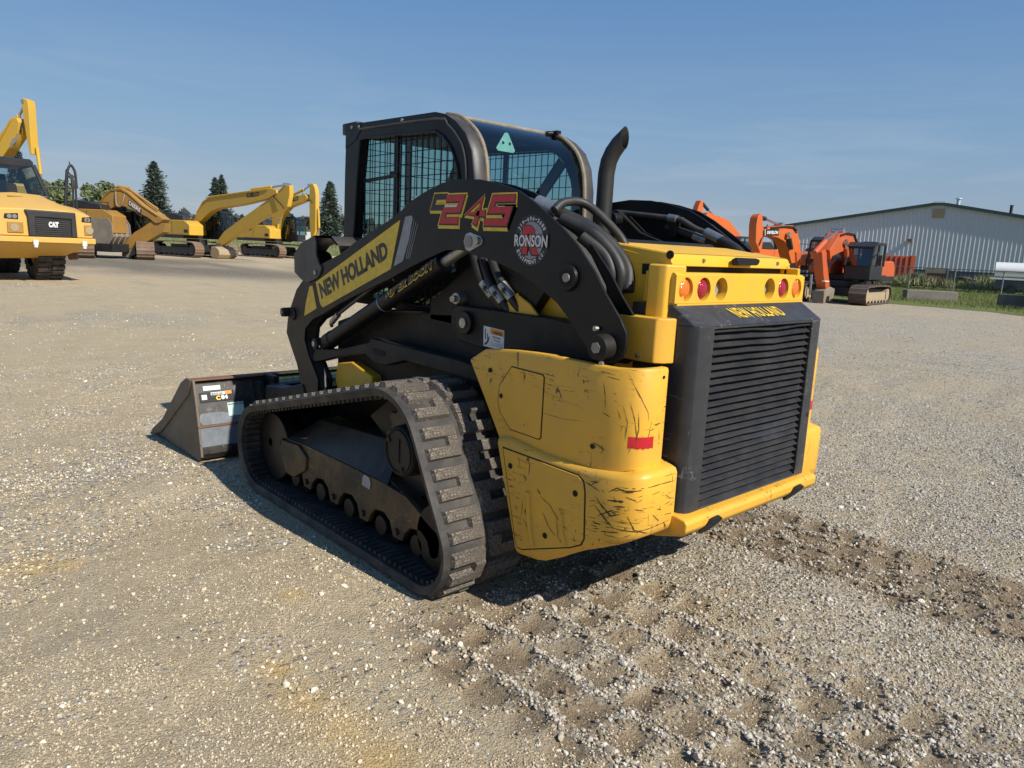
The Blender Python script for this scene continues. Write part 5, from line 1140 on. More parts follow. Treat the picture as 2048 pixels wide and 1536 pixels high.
def undercar(root, gauge, width, length, height, shoe, rz=0., x0=0., sidemat='dgrey'):
    for sy in (-1, 1):
        b = MB(); rows = []; n = 44; pts = []
        r = height * .5
        # rounded track outline with sloping front and rear
        out_ = [(-length / 2 + r * .75, 0), (length / 2 - r * .75, 0)]
        for a in np.linspace(-90, 75, 9): out_.append((length / 2 - r + r * math.cos(R(a)), r * .98 + r * .98 * math.sin(R(a))))
        out_ += [(length / 2 - r * 1.6, height), (0, height * 1.02), (-length / 2 + r * 1.6, height)]
        for a in np.linspace(105, 268, 9): out_.append((-length / 2 + r + r * math.cos(R(a)), r * .98 + r * .98 * math.sin(R(a))))
        P = np.array(out_ + [out_[0]]); seg = np.r_[0, np.cumsum(np.hypot(*np.diff(P, axis=0).T))]; ns = int(seg[-1] / .19)
        y0, y1 = sy * gauge / 2 - width / 2, sy * gauge / 2 + width / 2
        cen = P.mean(0); T = []
        for i in range(ns * 3):
            t = seg[-1] * i / (ns * 3); p = np.array([np.interp(t, seg, P[:, 0]), np.interp(t, seg, P[:, 1])]); d = np.array([np.interp(t + .05, seg, P[:, 0]) - p[0], np.interp(t + .05, seg, P[:, 1]) - p[1]])
            nn = np.array([d[1], -d[0]]) / (np.hypot(*d) + 1e-9); T.append((p, p + nn * (.0 if i % 3 == 0 else -.028) , p - nn * .07))
        rows = [[(q[1][0], y0, max(.0, q[1][1])), (q[1][0], y1, max(0., q[1][1])), (q[2][0], y1, q[2][1]), (q[2][0], y0, q[2][1])] for q in T]; rows.append(rows[0])
        b.grid(rows, close=True)
        if rz: b.v = [(v[0] * math.cos(rz) - v[1] * math.sin(rz), v[0] * math.sin(rz) + v[1] * math.cos(rz), v[2]) for v in b.v]
        b.v = [(v[0] + x0, v[1], v[2]) for v in b.v]
        tk = b.build('track', shoe, root, smooth=False)
        b = MB(); yy0, yy1 = sy * gauge / 2 - width * .36, sy * gauge / 2 + width * .36
        b.prism('y', yy0, yy1, [(-length / 2 + r * .5, height * .3), (-length / 2 + r, height * .2), (length / 2 - r, height * .2), (length / 2 - r * .5, height * .3), (length / 2 - r, height * .62), (-length / 2 + r, height * .62)])
        for k in np.linspace(-length / 2 + r * 1.3, length / 2 - r * 1.3, 7): b.cyl((k, yy0 - .02, height * .2), (k, yy1 + .02, height * .2), .09, seg=10)
        for sx in (-1, 1): b.cyl((sx * (length / 2 - r), yy0 - .03, height * .48), (sx * (length / 2 - r), yy1 + .03, height * .48), r * .62, seg=16)
        if rz: b.v = [(v[0] * math.cos(rz) - v[1] * math.sin(rz), v[0] * math.sin(rz) + v[1] * math.cos(rz), v[2]) for v in b.v]
        b.v = [(v[0] + x0, v[1], v[2]) for v in b.v]
        b.build('track_frame', sidemat, tk)
    b = MB(); b.box((-.9, -gauge / 2, height * .35), (.9, gauge / 2, height * .8)); b.cyl((0, 0, height * .8), (0, 0, height * 1.15), .62, seg=20); b.build('carbody', 'dgrey', root, .02)
def house(root, mat, z0, z1, xr=-2.6, xf=1.15, w=1.3, cab=(.45, 2.0, .38, 1.3, 2.9), guard=False, hood=.45, cabmat='dgrey'):
    b = MB(); b.prism('y', -w, w, [(xr + .1, z0), (xf - .7, z0), (xf - .7, z0 + .2), (xr + .02, z0 + .2)]); b.build('deck', 'dgrey', root, .02)
    b = MB(); b.prism('y', -w, w, [(xr, z0 + .15), (xr + .9, z0 + .15), (xr + .9, z1), (xr + .25, z1), (xr, z1 - .25)]); b.build('counterweight', mat, root, .06, seg=3)
    b = MB(); b.prism('y', -w, -.30, [(xr + .91, z0 + .2), (xf, z0 + .2), (xf, z1 - .30), (xf - .55, z1 - .02), (xr + .91, z1 - .02)]); s_ = b.build('side_body', mat, root, .04)
    MB().box((xr + 1.15, -w - .012, z0 + .75), (xr + 1.75, -w + .02, z1 - .25)).build('vent', 'dark', s_); MB().box((xr + 1.95, -w - .006, z0 + .3), (xr + 1.97, -w + .02, z1 - .1)).build('panel_gap', 'dark', s_); MB().box((xf - .55, -w - .008, z0 + .35), (xf - .15, -w + .02, z0 + .55)).build('sticker', 'decal_black', s_)
    MB().box((xf - .3, -w + .05, z1 - .02), (xf - .27, -w + .08, z1 + .35)).box((xr + 1.3, -w + .05, z1 - .02), (xr + 1.33, -w + .08, z1 + .35)).box((xr + 1.3, -w + .05, z1 + .33), (xf - .27, -w + .08, z1 + .36)).build('handrail', 'dgrey', root)
    b = MB(); b.prism('y', .30, w, [(xr + .91, z0 + .2), (cab[0] - .05, z0 + .2), (cab[0] - .05, z1 - .02), (xr + .91, z1 - .02)]); b.build('side_body', mat, root, .04)
    b = MB(); b.prism('y', -w * .75, w * .75, [(xr + .3, z1), (cab[0] - .3, z1), (cab[0] - .4, z1 + hood * .5), (xr + .9, z1 + hood)]); b.build('engine_hood', 'dgrey', root, .04)
    x0, x1, y0, y1, zt = cab; zs = z0 + .55
    b = MB(); b.box((x0, y0, z0 + .05), (x1 - .05, y1, zs)); cb = b.build('cab', cabmat, root, .03)
    b = MB(); r_ = .045
    prof = [(x0, zs), (x0, zt), (x1 - .35, zt), (x1 - .12, zt - .18), (x1, zs)]
    for yy in (y0, y1):
        b.tube([(p[0], yy, p[1]) for p in prof], r_, 6); b.tube([(x0 + (x1 - x0) * .55, yy, zs), (x0 + (x1 - x0) * .5, yy, zt)], r_, 6)
    b.prism('y', y0 - .03, y1 + .03, [(x0 - .03, zt - .04), (x0 - .03, zt + .06), (x1 - .4, zt + .06), (x1 - .1, zt - .10), (x1 - .16, zt - .18), (x1 - .38, zt - .04)])
    b.build('cab_frame', cabmat, cb)
    for nm, poly in (('side_pane', [(y0 + .0, p) for p in prof]), ('side_pane', [(y1 - .0, p) for p in prof])):
        MB().add([(p[0], q, p[1]) for q, p in poly], [tuple(range(5))]).build(nm, 'cab_glass', cb, smooth=False)
    MB().add([(x1, y0, zs), (x1, y1, zs), (x1 - .12, y1, zt - .18), (x1 - .12, y0, zt - .18)], [(0, 1, 2, 3)]).build('windscreen', 'cab_glass', cb, smooth=False)
    b = MB(); b.box((x0 + .25, (y0 + y1) / 2 - .25, zs), (x0 + .75, (y0 + y1) / 2 + .25, zs + .25)); b.box((x0 + .2, (y0 + y1) / 2 - .25, zs + .2), (x0 + .35, (y0 + y1) / 2 + .25, zs + .9)); b.build('seat', 'seat', cb, .03)
    b = MB(); b.tube([(x1 - .1, y1 + .02, zs + .3), (x1 + .05, y1 + .22, zs + .5), (x1 + .05, y1 + .25, zt - .5)], .018, 6); b.box((x1 + .02, y1 + .18, zt - .75), (x1 + .06, y1 + .36, zt - .4)); b.build('mirror', 'dgrey', cb)
    if guard:
        b = MB()
        for yy in np.linspace(y0, y1, 9): b.tube([(x1 + .02, yy, zs - .1), (x1 - .10, yy, zt - .16), (x1 - .36, yy, zt + .08)], .018, 5)
        b.build('guard_bars', 'dgrey', cb)['kind'] = 'stuff'
    return cb
def arm_parts(root, p, mat, bw=.30, sw=.20, hoses=True, cyl_off=.45, bmat=None):
    boom = MB().prism('y', -bw, bw, p['boom']).build('boom', mat, root, .025)
    n_ = len(p['boom']) // 2; tp, bt = p['boom'][:n_], p['boom'][::-1][:n_]
    for sy in (-1, 1):
        for k in (.05, .11):
            pl = [((a_[0] * (1 - k) + c_[0] * k), sy * (bw + .03), (a_[1] * (1 - k) + c_[1] * k)) for a_, c_ in zip(tp, bt)][1:-1]
            if len(pl) > 2: MB().tube(pl, .022, 5).build('boom_pipe', 'dgrey' if mat.startswith('orange') else mat, boom)
    stick = MB().prism('y', -sw, sw, p['stick']).build('stick', mat, root, .02)
    if 'acyl' in p:
        a, b_, c = [Vector((q[0], 0, q[1])) for q in p['acyl']]
        o = MB().cyl(a, b_, .095, seg=14).build('stick_cylinder', bmat or mat, root); MB().cyl(b_, c, .055, seg=12).cyl(c - Vector((0, .22, 0)), c + Vector((0, .22, 0)), .10, seg=12).build('cylinder_rod', 'chrome', o)
    for k, y in (('bcyl', -cyl_off), ('bcyl2', cyl_off)):
        q = p.get(k) or p.get('bcyl')
        if not q: continue
        t, f = Vector((q[0][0], y, q[0][1])), Vector((q[1][0], y, q[1][1])); d = f - t
        if k == 'bcyl2' and 'bcyl2' in p and 'bcyl' in p:   # both sides lie on the same side plane
            t, f = Vector((p['bcyl'][0][0], y, p['bcyl'][0][1])), Vector((p['bcyl'][1][0], y, p['bcyl'][1][1])); d = f - t
        o = MB().cyl(t + d * .28, f, .085, seg=14).build('boom_cylinder', bmat or mat, root); MB().cyl(t, t + d * .3, .05, seg=10).cyl(t - Vector((0, .07, 0)), t + Vector((0, .07, 0)), .10, seg=12).build('cylinder_rod', 'chrome', o)
    if 'kcyl' in p:
        pts = [Vector((q[0], 0, q[1])) for q in p['kcyl']]; off = Vector((.09, 0, 0))
        o = MB().cyl(pts[0] + off, pts[1] + off, .085, seg=12).build('bucket_cylinder', mat, root); MB().cyl(pts[1] + off, pts[2] + off, .05, seg=10).build('cylinder_rod', 'chrome', o)
    if hoses and 'acyl' in p:
        top = max(p['stick'], key=lambda q: q[1]); tip = p['acyl'][1]
        b = MB()
        for k in (-.16, .16): b.tube([(tip[0], k, tip[1] - .25), ((tip[0] + top[0]) / 2, k * 1.3, min(tip[1], top[1]) - .75), (top[0] * .8 + tip[0] * .2, k * 1.5, top[1] - 1.1), (top[0], k * 1.5, top[1] - 1.35)], .03, 6, sub=4)
        b.build('hoses', 'rubber_hose', root)['kind'] = 'stuff'
    return boom, stick
def wide_bucket(root, poly, w, mat='mud'):
    b = MB().prism('y', -w, w, poly).build('bucket', mat, root, .04)
    return b
def place(key, name, label, group): 
    d = PROF[key]; return empty(name, label, 'excavator', (d['G'][0], d['G'][1], 0), d['rot'], group), d
GY_, GO_ = 'yellow excavators parked in a row', 'orange excavators parked near the metal building'
def thin(poly, k, keep=0.):
    q = np.array(poly); a = np.polyfit(q[:, 1], q[:, 0], 1); c = np.polyval(a, q[:, 1]) + keep; return [(float(cc + (x - cc) * k), float(z)) for (x, z), cc in zip(poly, c)]
PROF['of']['stick'] = thin(PROF['of']['stick'], .42); PROF['od']['stick'] = thin(PROF['od']['stick'], .6); PROF['ox']['stick'] = thin(PROF['ox']['stick'], .5); PROF['k2']['stick'] = thin(PROF['k2']['stick'], .66)
# long-boom yellow excavator with its bucket curled on the ground
t, p = place('k1', 'excavator', 'yellow excavator with long boom folded down and bucket on the ground before its tracks', GY_)
undercar(t, 2.5, .62, 4.6, .98, 'shoe', 0, -.2); house(t, 'kobelco', 1.15, 2.28, guard=True)
bm_, st_ = arm_parts(t, p, 'kobelco', .23, .15, True)
for yy in (-.234,): text_on(bm_, 'KOBELCO', [(5.25, 3.70), (6.40, 3.80), (6.42, 4.06), (5.27, 3.98)], yy, 'decal_black')
bk_ = MB(); bk_.prism('y', -.62, .62, [(2.25, .72), (2.7, .74), (3.05, .55), (3.1, .25), (2.9, .02), (2.3, .02), (2.15, .3)]); bk_.build('bucket', 'tan_steel', t, .05)
MB().prism('y', -.16, .16, [(2.1, .95), (2.7, .95), (2.65, .60), (2.2, .60)]).build('coupler', 'mud', t, .02)
# shorter excavator with upright stick
t, p = place('k2', 'excavator', 'yellow excavator with stick hanging straight down, standing next to the spruce by the loader cab', GY_)
undercar(t, 2.5, .60, 4.4, .98, 'shoe', 0, .3); house(t, 'kobelco', 1.15, 2.30)
bm_, st_ = arm_parts(t, p, 'kobelco', .23, .17)
text_on(bm_, 'KOBELCO', [(1.85, 3.92), (2.95, 4.10), (2.95, 4.40), (1.85, 4.22)], -.235, 'decal_black')
bk_ = MB(); bk_.prism('y', -.6, .6, [(3.75, 1.35), (4.45, 1.45), (4.6, .9), (4.3, .25), (3.7, .05), (3.3, .5), (3.6, .9)]); bk_.build('bucket', 'mud', t, .05)
# folded ochre excavator
t, p = place('de', 'excavator', 'faded ochre excavator folded up tight with its muddy toothed bucket hanging in front', GY_)
undercar(t, 2.75, .85, 4.4, .95, 'shoe', R(-50), -.1); house(t, 'deere', 1.1, 2.50, -2.6, .9, cab=(.3, 1.5, .30, 1.25, 2.75))
bm_, st_ = arm_parts(t, p, 'deere', .30, .22, False)
MB().prism('y', -.304, -.301, [(1.02, 2.77), (1.80, 2.31), (1.84, 2.58), (1.10, 3.08)]).build('name_band', 'decal_black', bm_, 0, False)
text_on(bm_, 'DEERE', [(1.08, 2.82), (1.75, 2.42), (1.79, 2.62), (1.13, 3.02)], -.308, 'decal_white', .03)
BK = [(-.55, 2.02), (.62, 2.03), (.80, 1.75), (.86, 1.15), (.60, .74), (-.10, .42), (-.45, .42), (-.20, .62), (.22, .80), (.50, 1.15), (.52, 1.55), (.38, 1.82), (-.50, 1.90)]
b = MB(); b.prism('y', -1.28, -.05, BK); bk_ = b.build('bucket', 'mud', t, .03)
for y_ in (-1.34, -.05): MB().prism('y', y_, y_ + .06, [(-.60, 2.05), (.66, 2.05), (.86, 1.75), (.90, 1.12), (.62, .70), (-.10, .38), (-.50, .38), (-.62, .9), (-.40, 1.3)]).build('bucket_cheek', 'mud', bk_, .01)
for k in range(5): MB().prism('y', -1.26 + k * .27, -1.14 + k * .27, [(-.56, 2.0), (-.80, 2.02), (-.98, 2.10), (-.80, 1.92), (-.56, 1.88)]).build('bucket_tooth', 'mud', bk_, .01)
for k in range(3): MB().prism('y', -1.06 + k * .36, -1.00 + k * .36, [(.64, 2.0), (.84, 1.74), (.90, 1.14), (.63, .70), (-.08, .38), (.0, .46), (.58, .78), (.84, 1.16), (.79, 1.7), (.6, 1.98)]).build('wear_strip', 'tan_steel', bk_, .01)
MB().prism('y', -.2, .2, [(.45, .55), (1.2, .70), (1.25, .25), (.8, .03), (.4, .12)]).build('bucket_linkage', 'mud', t, .03)
b = MB(); b.tube([(.30, -.24, 3.62), (.36, -.36, 3.25), (.40, -.38, 2.78), (.62, -.38, 2.70), (.80, -.38, 3.0), (.86, -.26, 3.42)], .04, 8, sub=4); b.build('hydraulic_hose', 'seal', bm_)
b = MB(); b.cyl((.2, .0, 3.72), (.9, .0, 3.62), .10, seg=10); b.cyl((.9, 0, 3.62), (2.6, 0, 2.62), .07, seg=10); b.build('stick_cylinder', 'deere', bm_)
# excavator whose boom rises behind the dump truck
t, p = place('x0', 'excavator', 'yellow excavator behind the dump truck with tall boom and stick rising over the truck cab', GY_)
undercar(t, 2.8, .65, 4.8, 1.05, 'shoe', 0, 0); house(t, 'kobelco', 1.2, 2.5, -3., 1.3, 1.45)
bm_, st_ = arm_parts(t, p, 'kobelco', .28, .20)
text_on(bm_, 'KOBELCO', X0TEXT, -.285, 'decal_grey')
MB().prism('y', -.5, .5, [(X0T - .2, 2.7), (X0T + .4, 2.7), (X0T + .7, 1.8), (X0T + .4, .9), (X0T - .4, .6), (X0T - .8, 1.2), (X0T - .3, 1.8)]).build('bucket', 'mud', t, .05)
# orange machines
t, p = place('od', 'excavator', 'orange excavator with black name plate on its arched boom and dark cab', GO_)
undercar(t, 2.4, .6, 4.2, .9, 'shoe_dark', 0, 0); house(t, 'orange', 1.05, 1.95, xf=1.0, cab=(.5, 1.9, .38, 1.3, 2.55), hood=.3)
bm_, st_ = arm_parts(t, p, 'orange', .28, .20, True, .40, 'dgrey')
MB().prism('y', .283, .286, [(5.00, 2.50), (4.10, 2.53), (4.10, 2.83), (5.04, 2.76)]).build('name_plate', 'decal_black', bm_, 0, False)
text_on(bm_, 'DEVELON', [(4.93, 2.57), (4.16, 2.60), (4.16, 2.75), (4.93, 2.70)], .289, 'decal_white', .05)
b = MB(); b.prism('y', .283, .285, [(5.06, 2.50), (5.02, 2.50), (5.06, 2.77), (5.10, 2.77)]); b.build('white_flash', 'decal_white', bm_, 0, False)
t, p = place('of', 'excavator', 'dull orange excavator with its stick set down upright on the gravel, tan track frame', GO_)
undercar(t, 2.15, .60, 3.5, .72, 'shoe_dark', R(4), .2, 'tan_steel'); house(t, 'orange_dull', .85, 1.62, -2.0, .7, 1.15, cab=(-.35, .95, .30, 1.22, 2.20), hood=.2)
bm_, st_ = arm_parts(t, p, 'orange_dull', .24, .17, False, .30)
b = MB(); b.prism('y', -.22, .22, [(2.35, .45), (1.80, .60), (1.38, .52), (1.45, .02), (1.75, .01), (1.8, .25), (2.05, .25), (2.15, .01), (2.30, .01)]); b.build('bucket', 'mud', t, .02)
MB().prism('y', -.62, -.55, [(2.9, 1.75), (3.3, 1.78), (3.1, 1.3), (2.8, 1.2)]).build('guard_plate', 'orange_dull', st_, .01)
b = MB(); b.cyl((1.6, -.62, 1.0), (1.6, -.60, .25), .05, seg=8); b.build('dozer_strut', 'steel', t)
MB().box((2.2, .18, .78), (2.6, .3, .82)).build('white_pipe', 'decal_white', st_, .01)
t, p = place('ox', 'excavator', 'orange excavator showing only its boom tip above the far loader arm', GO_)
undercar(t, 2.4, .6, 4.2, .9, 'shoe_dark', 0, -1.5); house(t, 'orange', 1.05, 2.1, -4.2, -.6, cab=(-1.0, .3, .38, 1.3, 2.7))
p = dict(p); p['boom'] = p['boom'][:3] + [(-1.2, 2.9), (-1.6, 1.9), (-.7, 1.5), (-.46, 1.7), (.36, 2.5), (2.01, 3.02)]; arm_parts(t, p, 'orange', .26, .2, False, .4, 'dgrey')

# ---- articulated dump truck
t = empty('dump_truck', 'dusty yellow articulated dump truck with black radiator grille facing the camera', 'dump truck', (1.519, 21.8, 0), -1.5124)
def tyre(name, x, y, r, w, parent):
    b = MB(); prof = [(-w / 2, r * .55), (-w / 2, r * .86), (-w * .42, r * .96), (-w * .3, r), (w * .3, r), (w * .42, r * .96), (w / 2, r * .86), (w / 2, r * .55)]
    b.grid([[(x + rr * math.cos(a), y + yy, r + rr * math.sin(a)) for yy, rr in prof] for a in np.linspace(0, 2 * math.pi, 37)])
    for k in range(28):
        a = 2 * math.pi * k / 28; 
        for sg in (-1, 1):
            m = Matrix.Translation((x, y, r)) @ Matrix.Rotation(-(a + (.11 if sg > 0 else 0)), 4, 'Y') @ Matrix.Rotation(sg * .45, 4, 'X' if False else 'Z')
            b.box((r - .03, .02 if sg > 0 else -w / 2 + .02, -.055), (r + .035, w / 2 - .02 if sg > 0 else -.02, .055), Matrix.Translation((x, y, r)) @ Matrix.Rotation(-(a + (.11 if sg > 0 else 0)), 4, 'Y'))
    o = b.build(name, 'rubber', parent); 
    MB().cyl((x, y - w * .35, r), (x, y + w * .35, r), r * .56, seg=24).build('rim', 'truck', o, .01); return o
for yy in (.26, -1.75):
    for x in (-1.45, -5.2, -7.0): tyre('wheel', x, yy - (.25 if x < -2 else 0), .80, .70, t)
b = MB(); b.prism('x', -.55, .12, [(-1.62, 1.06), (-1.62, 1.21), (1.16, 1.21), (1.16, 1.06)]); bp_ = b.build('bumper', 'truck', t, .02)
b = MB(); b.add([(.11, -1.60, 1.055), (.11, 1.15, 1.055), (-.75, .45, .64), (-.75, -1.10, .60), (-1.2, .45, .64), (-1.2, -1.1, .6), (-1.0, 1.15, 1.055), (-1.0, -1.6, 1.055)], [(0, 1, 2, 3), (3, 2, 4, 5), (1, 6, 4, 2), (0, 3, 5, 7)]); b.build('skid_plate', 'truck', bp_)
for y in (-.30, .86):
    o = MB().box((.12, y - .06, 1.0), (.19, y + .06, 1.13)).cyl((.15, y, .93), (.15, y, 1.0), .05, seg=10).build('tow_eye', 'decal_white', bp_, .01)
hood_top = [(-1.5, 1.86), (-1.48, 2.0), (-1.25, 2.30), (-.77, 2.335), (-.37, 2.38), (.29, 2.35), (.706, 2.144), (.99, 2.067), (1.25, 1.90), (1.28, 1.22), (-1.5, 1.22)]
nose = [(-1.50, 1.75), (-1.48, 1.84), (-1.25, 1.90), (-.80, 1.92), (-.20, 1.93), (.20, 1.93), (.52, 1.92), (.84, 1.88), (1.10, 1.78), (1.12, 1.22), (-1.5, 1.22)]
b = MB(); rows = [[(x, y, z) for y, z in pr] for x, pr in ((.02, nose), (-.12, [(y, z + .05) if z > 1.5 else (y, z) for y, z in nose]), (-.75, [(a[0] * .5 + c[0] * .5, (a[1] + c[1]) / 2 + (.06 if a[1] > 1.5 else 0)) for a, c in zip(nose, hood_top)]), (-1.6, hood_top))]
b.grid(rows, close=True); b.f.append(tuple(range(11))); hd = b.build('hood', 'truck', t, .03, angle=25)
MB().box((-1.0, -.62, 2.245), (-.9, -.28, 2.27)).build('hood_slot', 'deere', hd)
b = MB(); b.prism('x', .03, .10, [(-.50, 1.91), (.70, 1.89), (.72, 1.215), (.58, 1.215), (.58, 1.70), (-.25, 1.72), (-.25, 1.22), (-.42, 1.22), (-.44, 1.75)]); gs = b.build('grille_surround', 'dgrey', t, .03, seg=3)
MB().box((.03, -.26, 1.215), (.05, .59, 1.73)).build('grille_back', 'dark', gs)
for k in range(9): MB().box((.05, -.25, 1.235 + k * .054), (.062, .58, 1.272 + k * .054)).build('grille_bar', 'dgrey', gs, .004)
text_quad(MB(), 'CAT', [(.068, .045, 1.47), (.068, .285, 1.47), (.068, .285, 1.62), (.068, .045, 1.62)], .08).build('lettering', 'decal_white', gs, smooth=False)
MB().add([(.071, .11, 1.47), (.071, .205, 1.47), (.071, .158, 1.515)], [(0, 1, 2)]).build('emblem_triangle', 'decal_grey', gs, smooth=False)
for y0, y1 in ((-.95, -.63), (.85, 1.09)):
    o = MB().prism('x', .03, .045, [(y0, 1.66), (y1, 1.65), (y1, 1.80), (y0 + .02, 1.775)]).build('headlamp', 'dark', t, .01)
    for yy in (y0 + .12, y1 - .08): MB().cyl((.04, yy, 1.715), (.055, yy, 1.715), .055, seg=16).build('headlamp_lens', 'chrome', o)
    o = MB().prism('x', .03, .05, [(y0 + .06, 1.30), (y1 + .1 if y1 < 0 else y1 + .01, 1.30), (y1 + .1 if y1 < 0 else y1 + .01, 1.57), (y0 + .06, 1.57)]).build('lamp_pocket', 'deere', t, .02)
    MB().cyl((.05, (y0 + y1) / 2 + .06, 1.43), (.06, (y0 + y1) / 2 + .06, 1.43), .10, seg=18).build('fog_lamp', 'tan_steel', o)
# cab
b = MB(); b.box((-3.6, -1.7, 1.4), (-1.75, .55, 2.2)); cb = b.build('cab', 'truck', t, .05)
b = MB(); b.prism('y', -1.75, .27, [(-3.6, 3.26), (-3.55, 3.38), (-2.3, 3.36), (-1.98, 3.26), (-2.0, 3.14), (-3.5, 3.12)]); b.tube([(-1.72, .52, 2.30), (-2.02, .28, 3.18)], .06, 8); b.tube([(-1.72, -1.7, 2.25), (-2.02, -1.7, 3.2)], .06, 8); b.tube([(-3.5, .55, 2.2), (-3.5, .25, 3.2)], .06, 8); b.tube([(-1.72, -1.7, 2.28), (-1.72, .52, 2.30)], .05, 8)
b.build('cab_frame', 'dgrey', cb)
MB().add([(-1.72, -1.68, 2.29), (-1.72, .50, 2.31), (-2.01, .26, 3.18), (-2.01, -1.68, 3.18)], [(0, 1, 2, 3)]).build('windscreen', 'cab_glass', cb, smooth=False)
MB().add([(-1.72, .52, 2.25), (-3.5, .55, 2.25), (-3.5, .25, 3.2), (-2.02, .28, 3.18)], [(0, 1, 2, 3)]).build('side_pane', 'cab_glass', cb, smooth=False)
b = MB(); b.box((-2.9, -.9, 2.0), (-2.5, -.3, 2.9)); b.box((-2.1, -1.45, 2.1), (-1.85, -.2, 2.40)); b.build('seat', 'seat', cb, .04)
# mirror frame and handrail on the right fender
b = MB(); dm = .745
b.tube([(-1.8, .205 + dm, 1.85), (-1.8, .27 + dm, 2.62), (-1.8, .33 + dm, 3.14)], .045, 8); b.tube([(-1.8, .43 + dm, 1.8), (-1.8, .45 + dm, 2.62)], .03, 8); b.tube([(-1.8, .52 + dm, 1.8), (-1.8, .52 + dm, 2.62)], .03, 8)
b.tube([(-1.8, .33 + dm, 3.10), (-1.8, .42 + dm, 3.28), (-1.8, .52 + dm, 3.12), (-1.8, .54 + dm, 2.9), (-1.8, .55 + dm, 2.62)], .035, 8, sub=4); b.tube([(-1.8, .34 + dm, 3.08), (-1.8, .49 + dm, 2.92)], .02, 8); b.tube([(-1.8, -.30 + dm, 2.45), (-1.8, -.22 + dm, 2.60), (-1.8, .5 + dm, 2.63)], .025, 8); b.cyl((-1.8, .42 + dm, 3.26), (-1.8, .39 + dm, 3.37), .015, seg=8)
mr = b.build('mirror_frame', 'dgrey', t)
MB().box((-1.83, .40 + dm, 2.64), (-1.77, .54 + dm, 2.88)).build('mirror', 'dgrey', mr, .03); MB().cyl((-1.80, .42 + dm, 2.94), (-1.76, .42 + dm, 2.94), .07, seg=14).build('round_mirror', 'dgrey', mr)
b = MB(); b.box((-4.2, -1.6, .8), (-.6, .9, 1.25)); b.box((-8.2, -1.6, .8), (-4.2, .1, 1.3)); b.build('frame', 'truck', t, .03)
b = MB(); b.prism('y', -2.1, .6, [(-8.6, 2.6), (-7.8, 1.35), (-4.6, 1.35), (-4.1, 2.7), (-4.2, 2.75), (-8.6, 2.75)]); b.build('dump_body', 'truck', t, .04)
b = MB(); b.cyl((-1.2, .80, .72), (-1.1, 1.02, .74), .15, seg=14); b.build('front_axle_end', 'rust', t, .02)

# ---- metal building
B = empty('metal_building', 'long white ribbed metal building with low green-trimmed gable roof', 'building', (63.013, 19.532, 0), -1.3205)
M['siding'] = paint('white_siding', (.50, .53, .56), .4, (.5, .48, .44), .15, big=.5)
M['siding_dark'] = paint('slate_wainscot', (.055, .075, .10), .45, (.15, .15, .14), .25, big=.6)
M['trim'] = paint('green_trim', (.012, .045, .042), .4, (.1, .12, .1), .2, big=.8)
L_, R_, PK = -13.6, 13.0, 6.50
zroof = lambda s: PK - abs(s + .85) * .171
b = MB(); bd = MB()
xs_ = list(np.arange(L_, R_ + .01, .305))
for i, s0 in enumerate(xs_[:-1]):
    cs = [(s0, 0.), (s0 + .20, 0.), (s0 + .225, -.045), (s0 + .28, -.045), (s0 + .305, 0.)]
    for (a, ya), (c, yc) in zip(cs, cs[1:]):
        b.add([(a, ya, 1.22), (c, yc, 1.22), (c, yc, zroof(c) - .05), (a, ya, zroof(a) - .05)], [(0, 1, 2, 3)])
        bd.add([(a, ya + .012, -.3), (c, yc + .012, -.3), (c, yc + .012, 1.20), (a, ya + .012, 1.20)], [(0, 1, 2, 3)])
b.build('ribbed_siding', 'siding', B, smooth=False); bd.build('wainscot', 'siding_dark', B, smooth=False)
MB().box((L_, -.055, 1.19), (R_, .0, 1.225)).build('wainscot_cap', 'siding_dark', B)
MB().add([(L_, 0, 0), (L_, 30, 0), (L_, 30, zroof(L_) - .05), (L_, 0, zroof(L_) - .05)], [(0, 1, 2, 3)]).add([(R_, 0, 0), (R_, 30, 0), (R_, 30, zroof(R_) - .05), (R_, 0, zroof(R_) - .05)], [(0, 1, 2, 3)]).build('side_wall', 'siding', B, smooth=False)
MB().box((L_ - .03, -.06, 0), (L_ + .16, .02, zroof(L_) - .06)).build('corner_trim', 'siding', B)
b = MB(); rf_ = [(L_ - .4, zroof(L_ - .4) - .06), (-.85, PK - .06), (R_ + .4, zroof(R_ + .4) - .06), (R_ + .4, zroof(R_ + .4) + .05), (-.85, PK + .05), (L_ - .4, zroof(L_ - .4) + .05)]
b.prism('y', -.26, 30.3, rf_); roof_ = b.build('roof', 'trim', B, smooth=False)
b = MB(); b.prism('y', -.30, -.265, [(L_ - .42, zroof(L_ - .4) - .17), (-.85, PK - .17), (R_ + .42, zroof(R_ + .4) - .17), (R_ + .42, zroof(R_ + .4) + .07), (-.85, PK + .07), (L_ - .42, zroof(L_ - .4) + .07)]); b.build('rake_trim', 'trim', roof_, smooth=False)
b = MB(); b.box((-1.25, -.32, PK - .02), (-.45, .4, PK + .09)); b.build('ridge_cap', 'siding', roof_)
MB().box((-1.27, -.075, 5.33), (-.44, -.048, 6.03)).build('vent_cover', 'tan_steel', B, .01)
o = MB().cyl((.30, 2.0, 6.2), (.30, 2.0, 6.95), .14, seg=14).cyl((.30, 2., 6.95), (.30, 2., 7.02), .24, .22, seg=16).build('roof_vent', 'siding', B)
MB().cyl((3.95, 1.5, 5.5), (3.95, 1.5, 6.40), .11, seg=12).cyl((3.95, 1.5, 6.40), (3.95, 1.5, 6.46), .14, seg=12).build('flue', 'dgrey', B)
MB().box((-2.75, -.45, 3.40), (-2.40, -.05, 3.62)).build('wall_light', 'rust', B, .02)

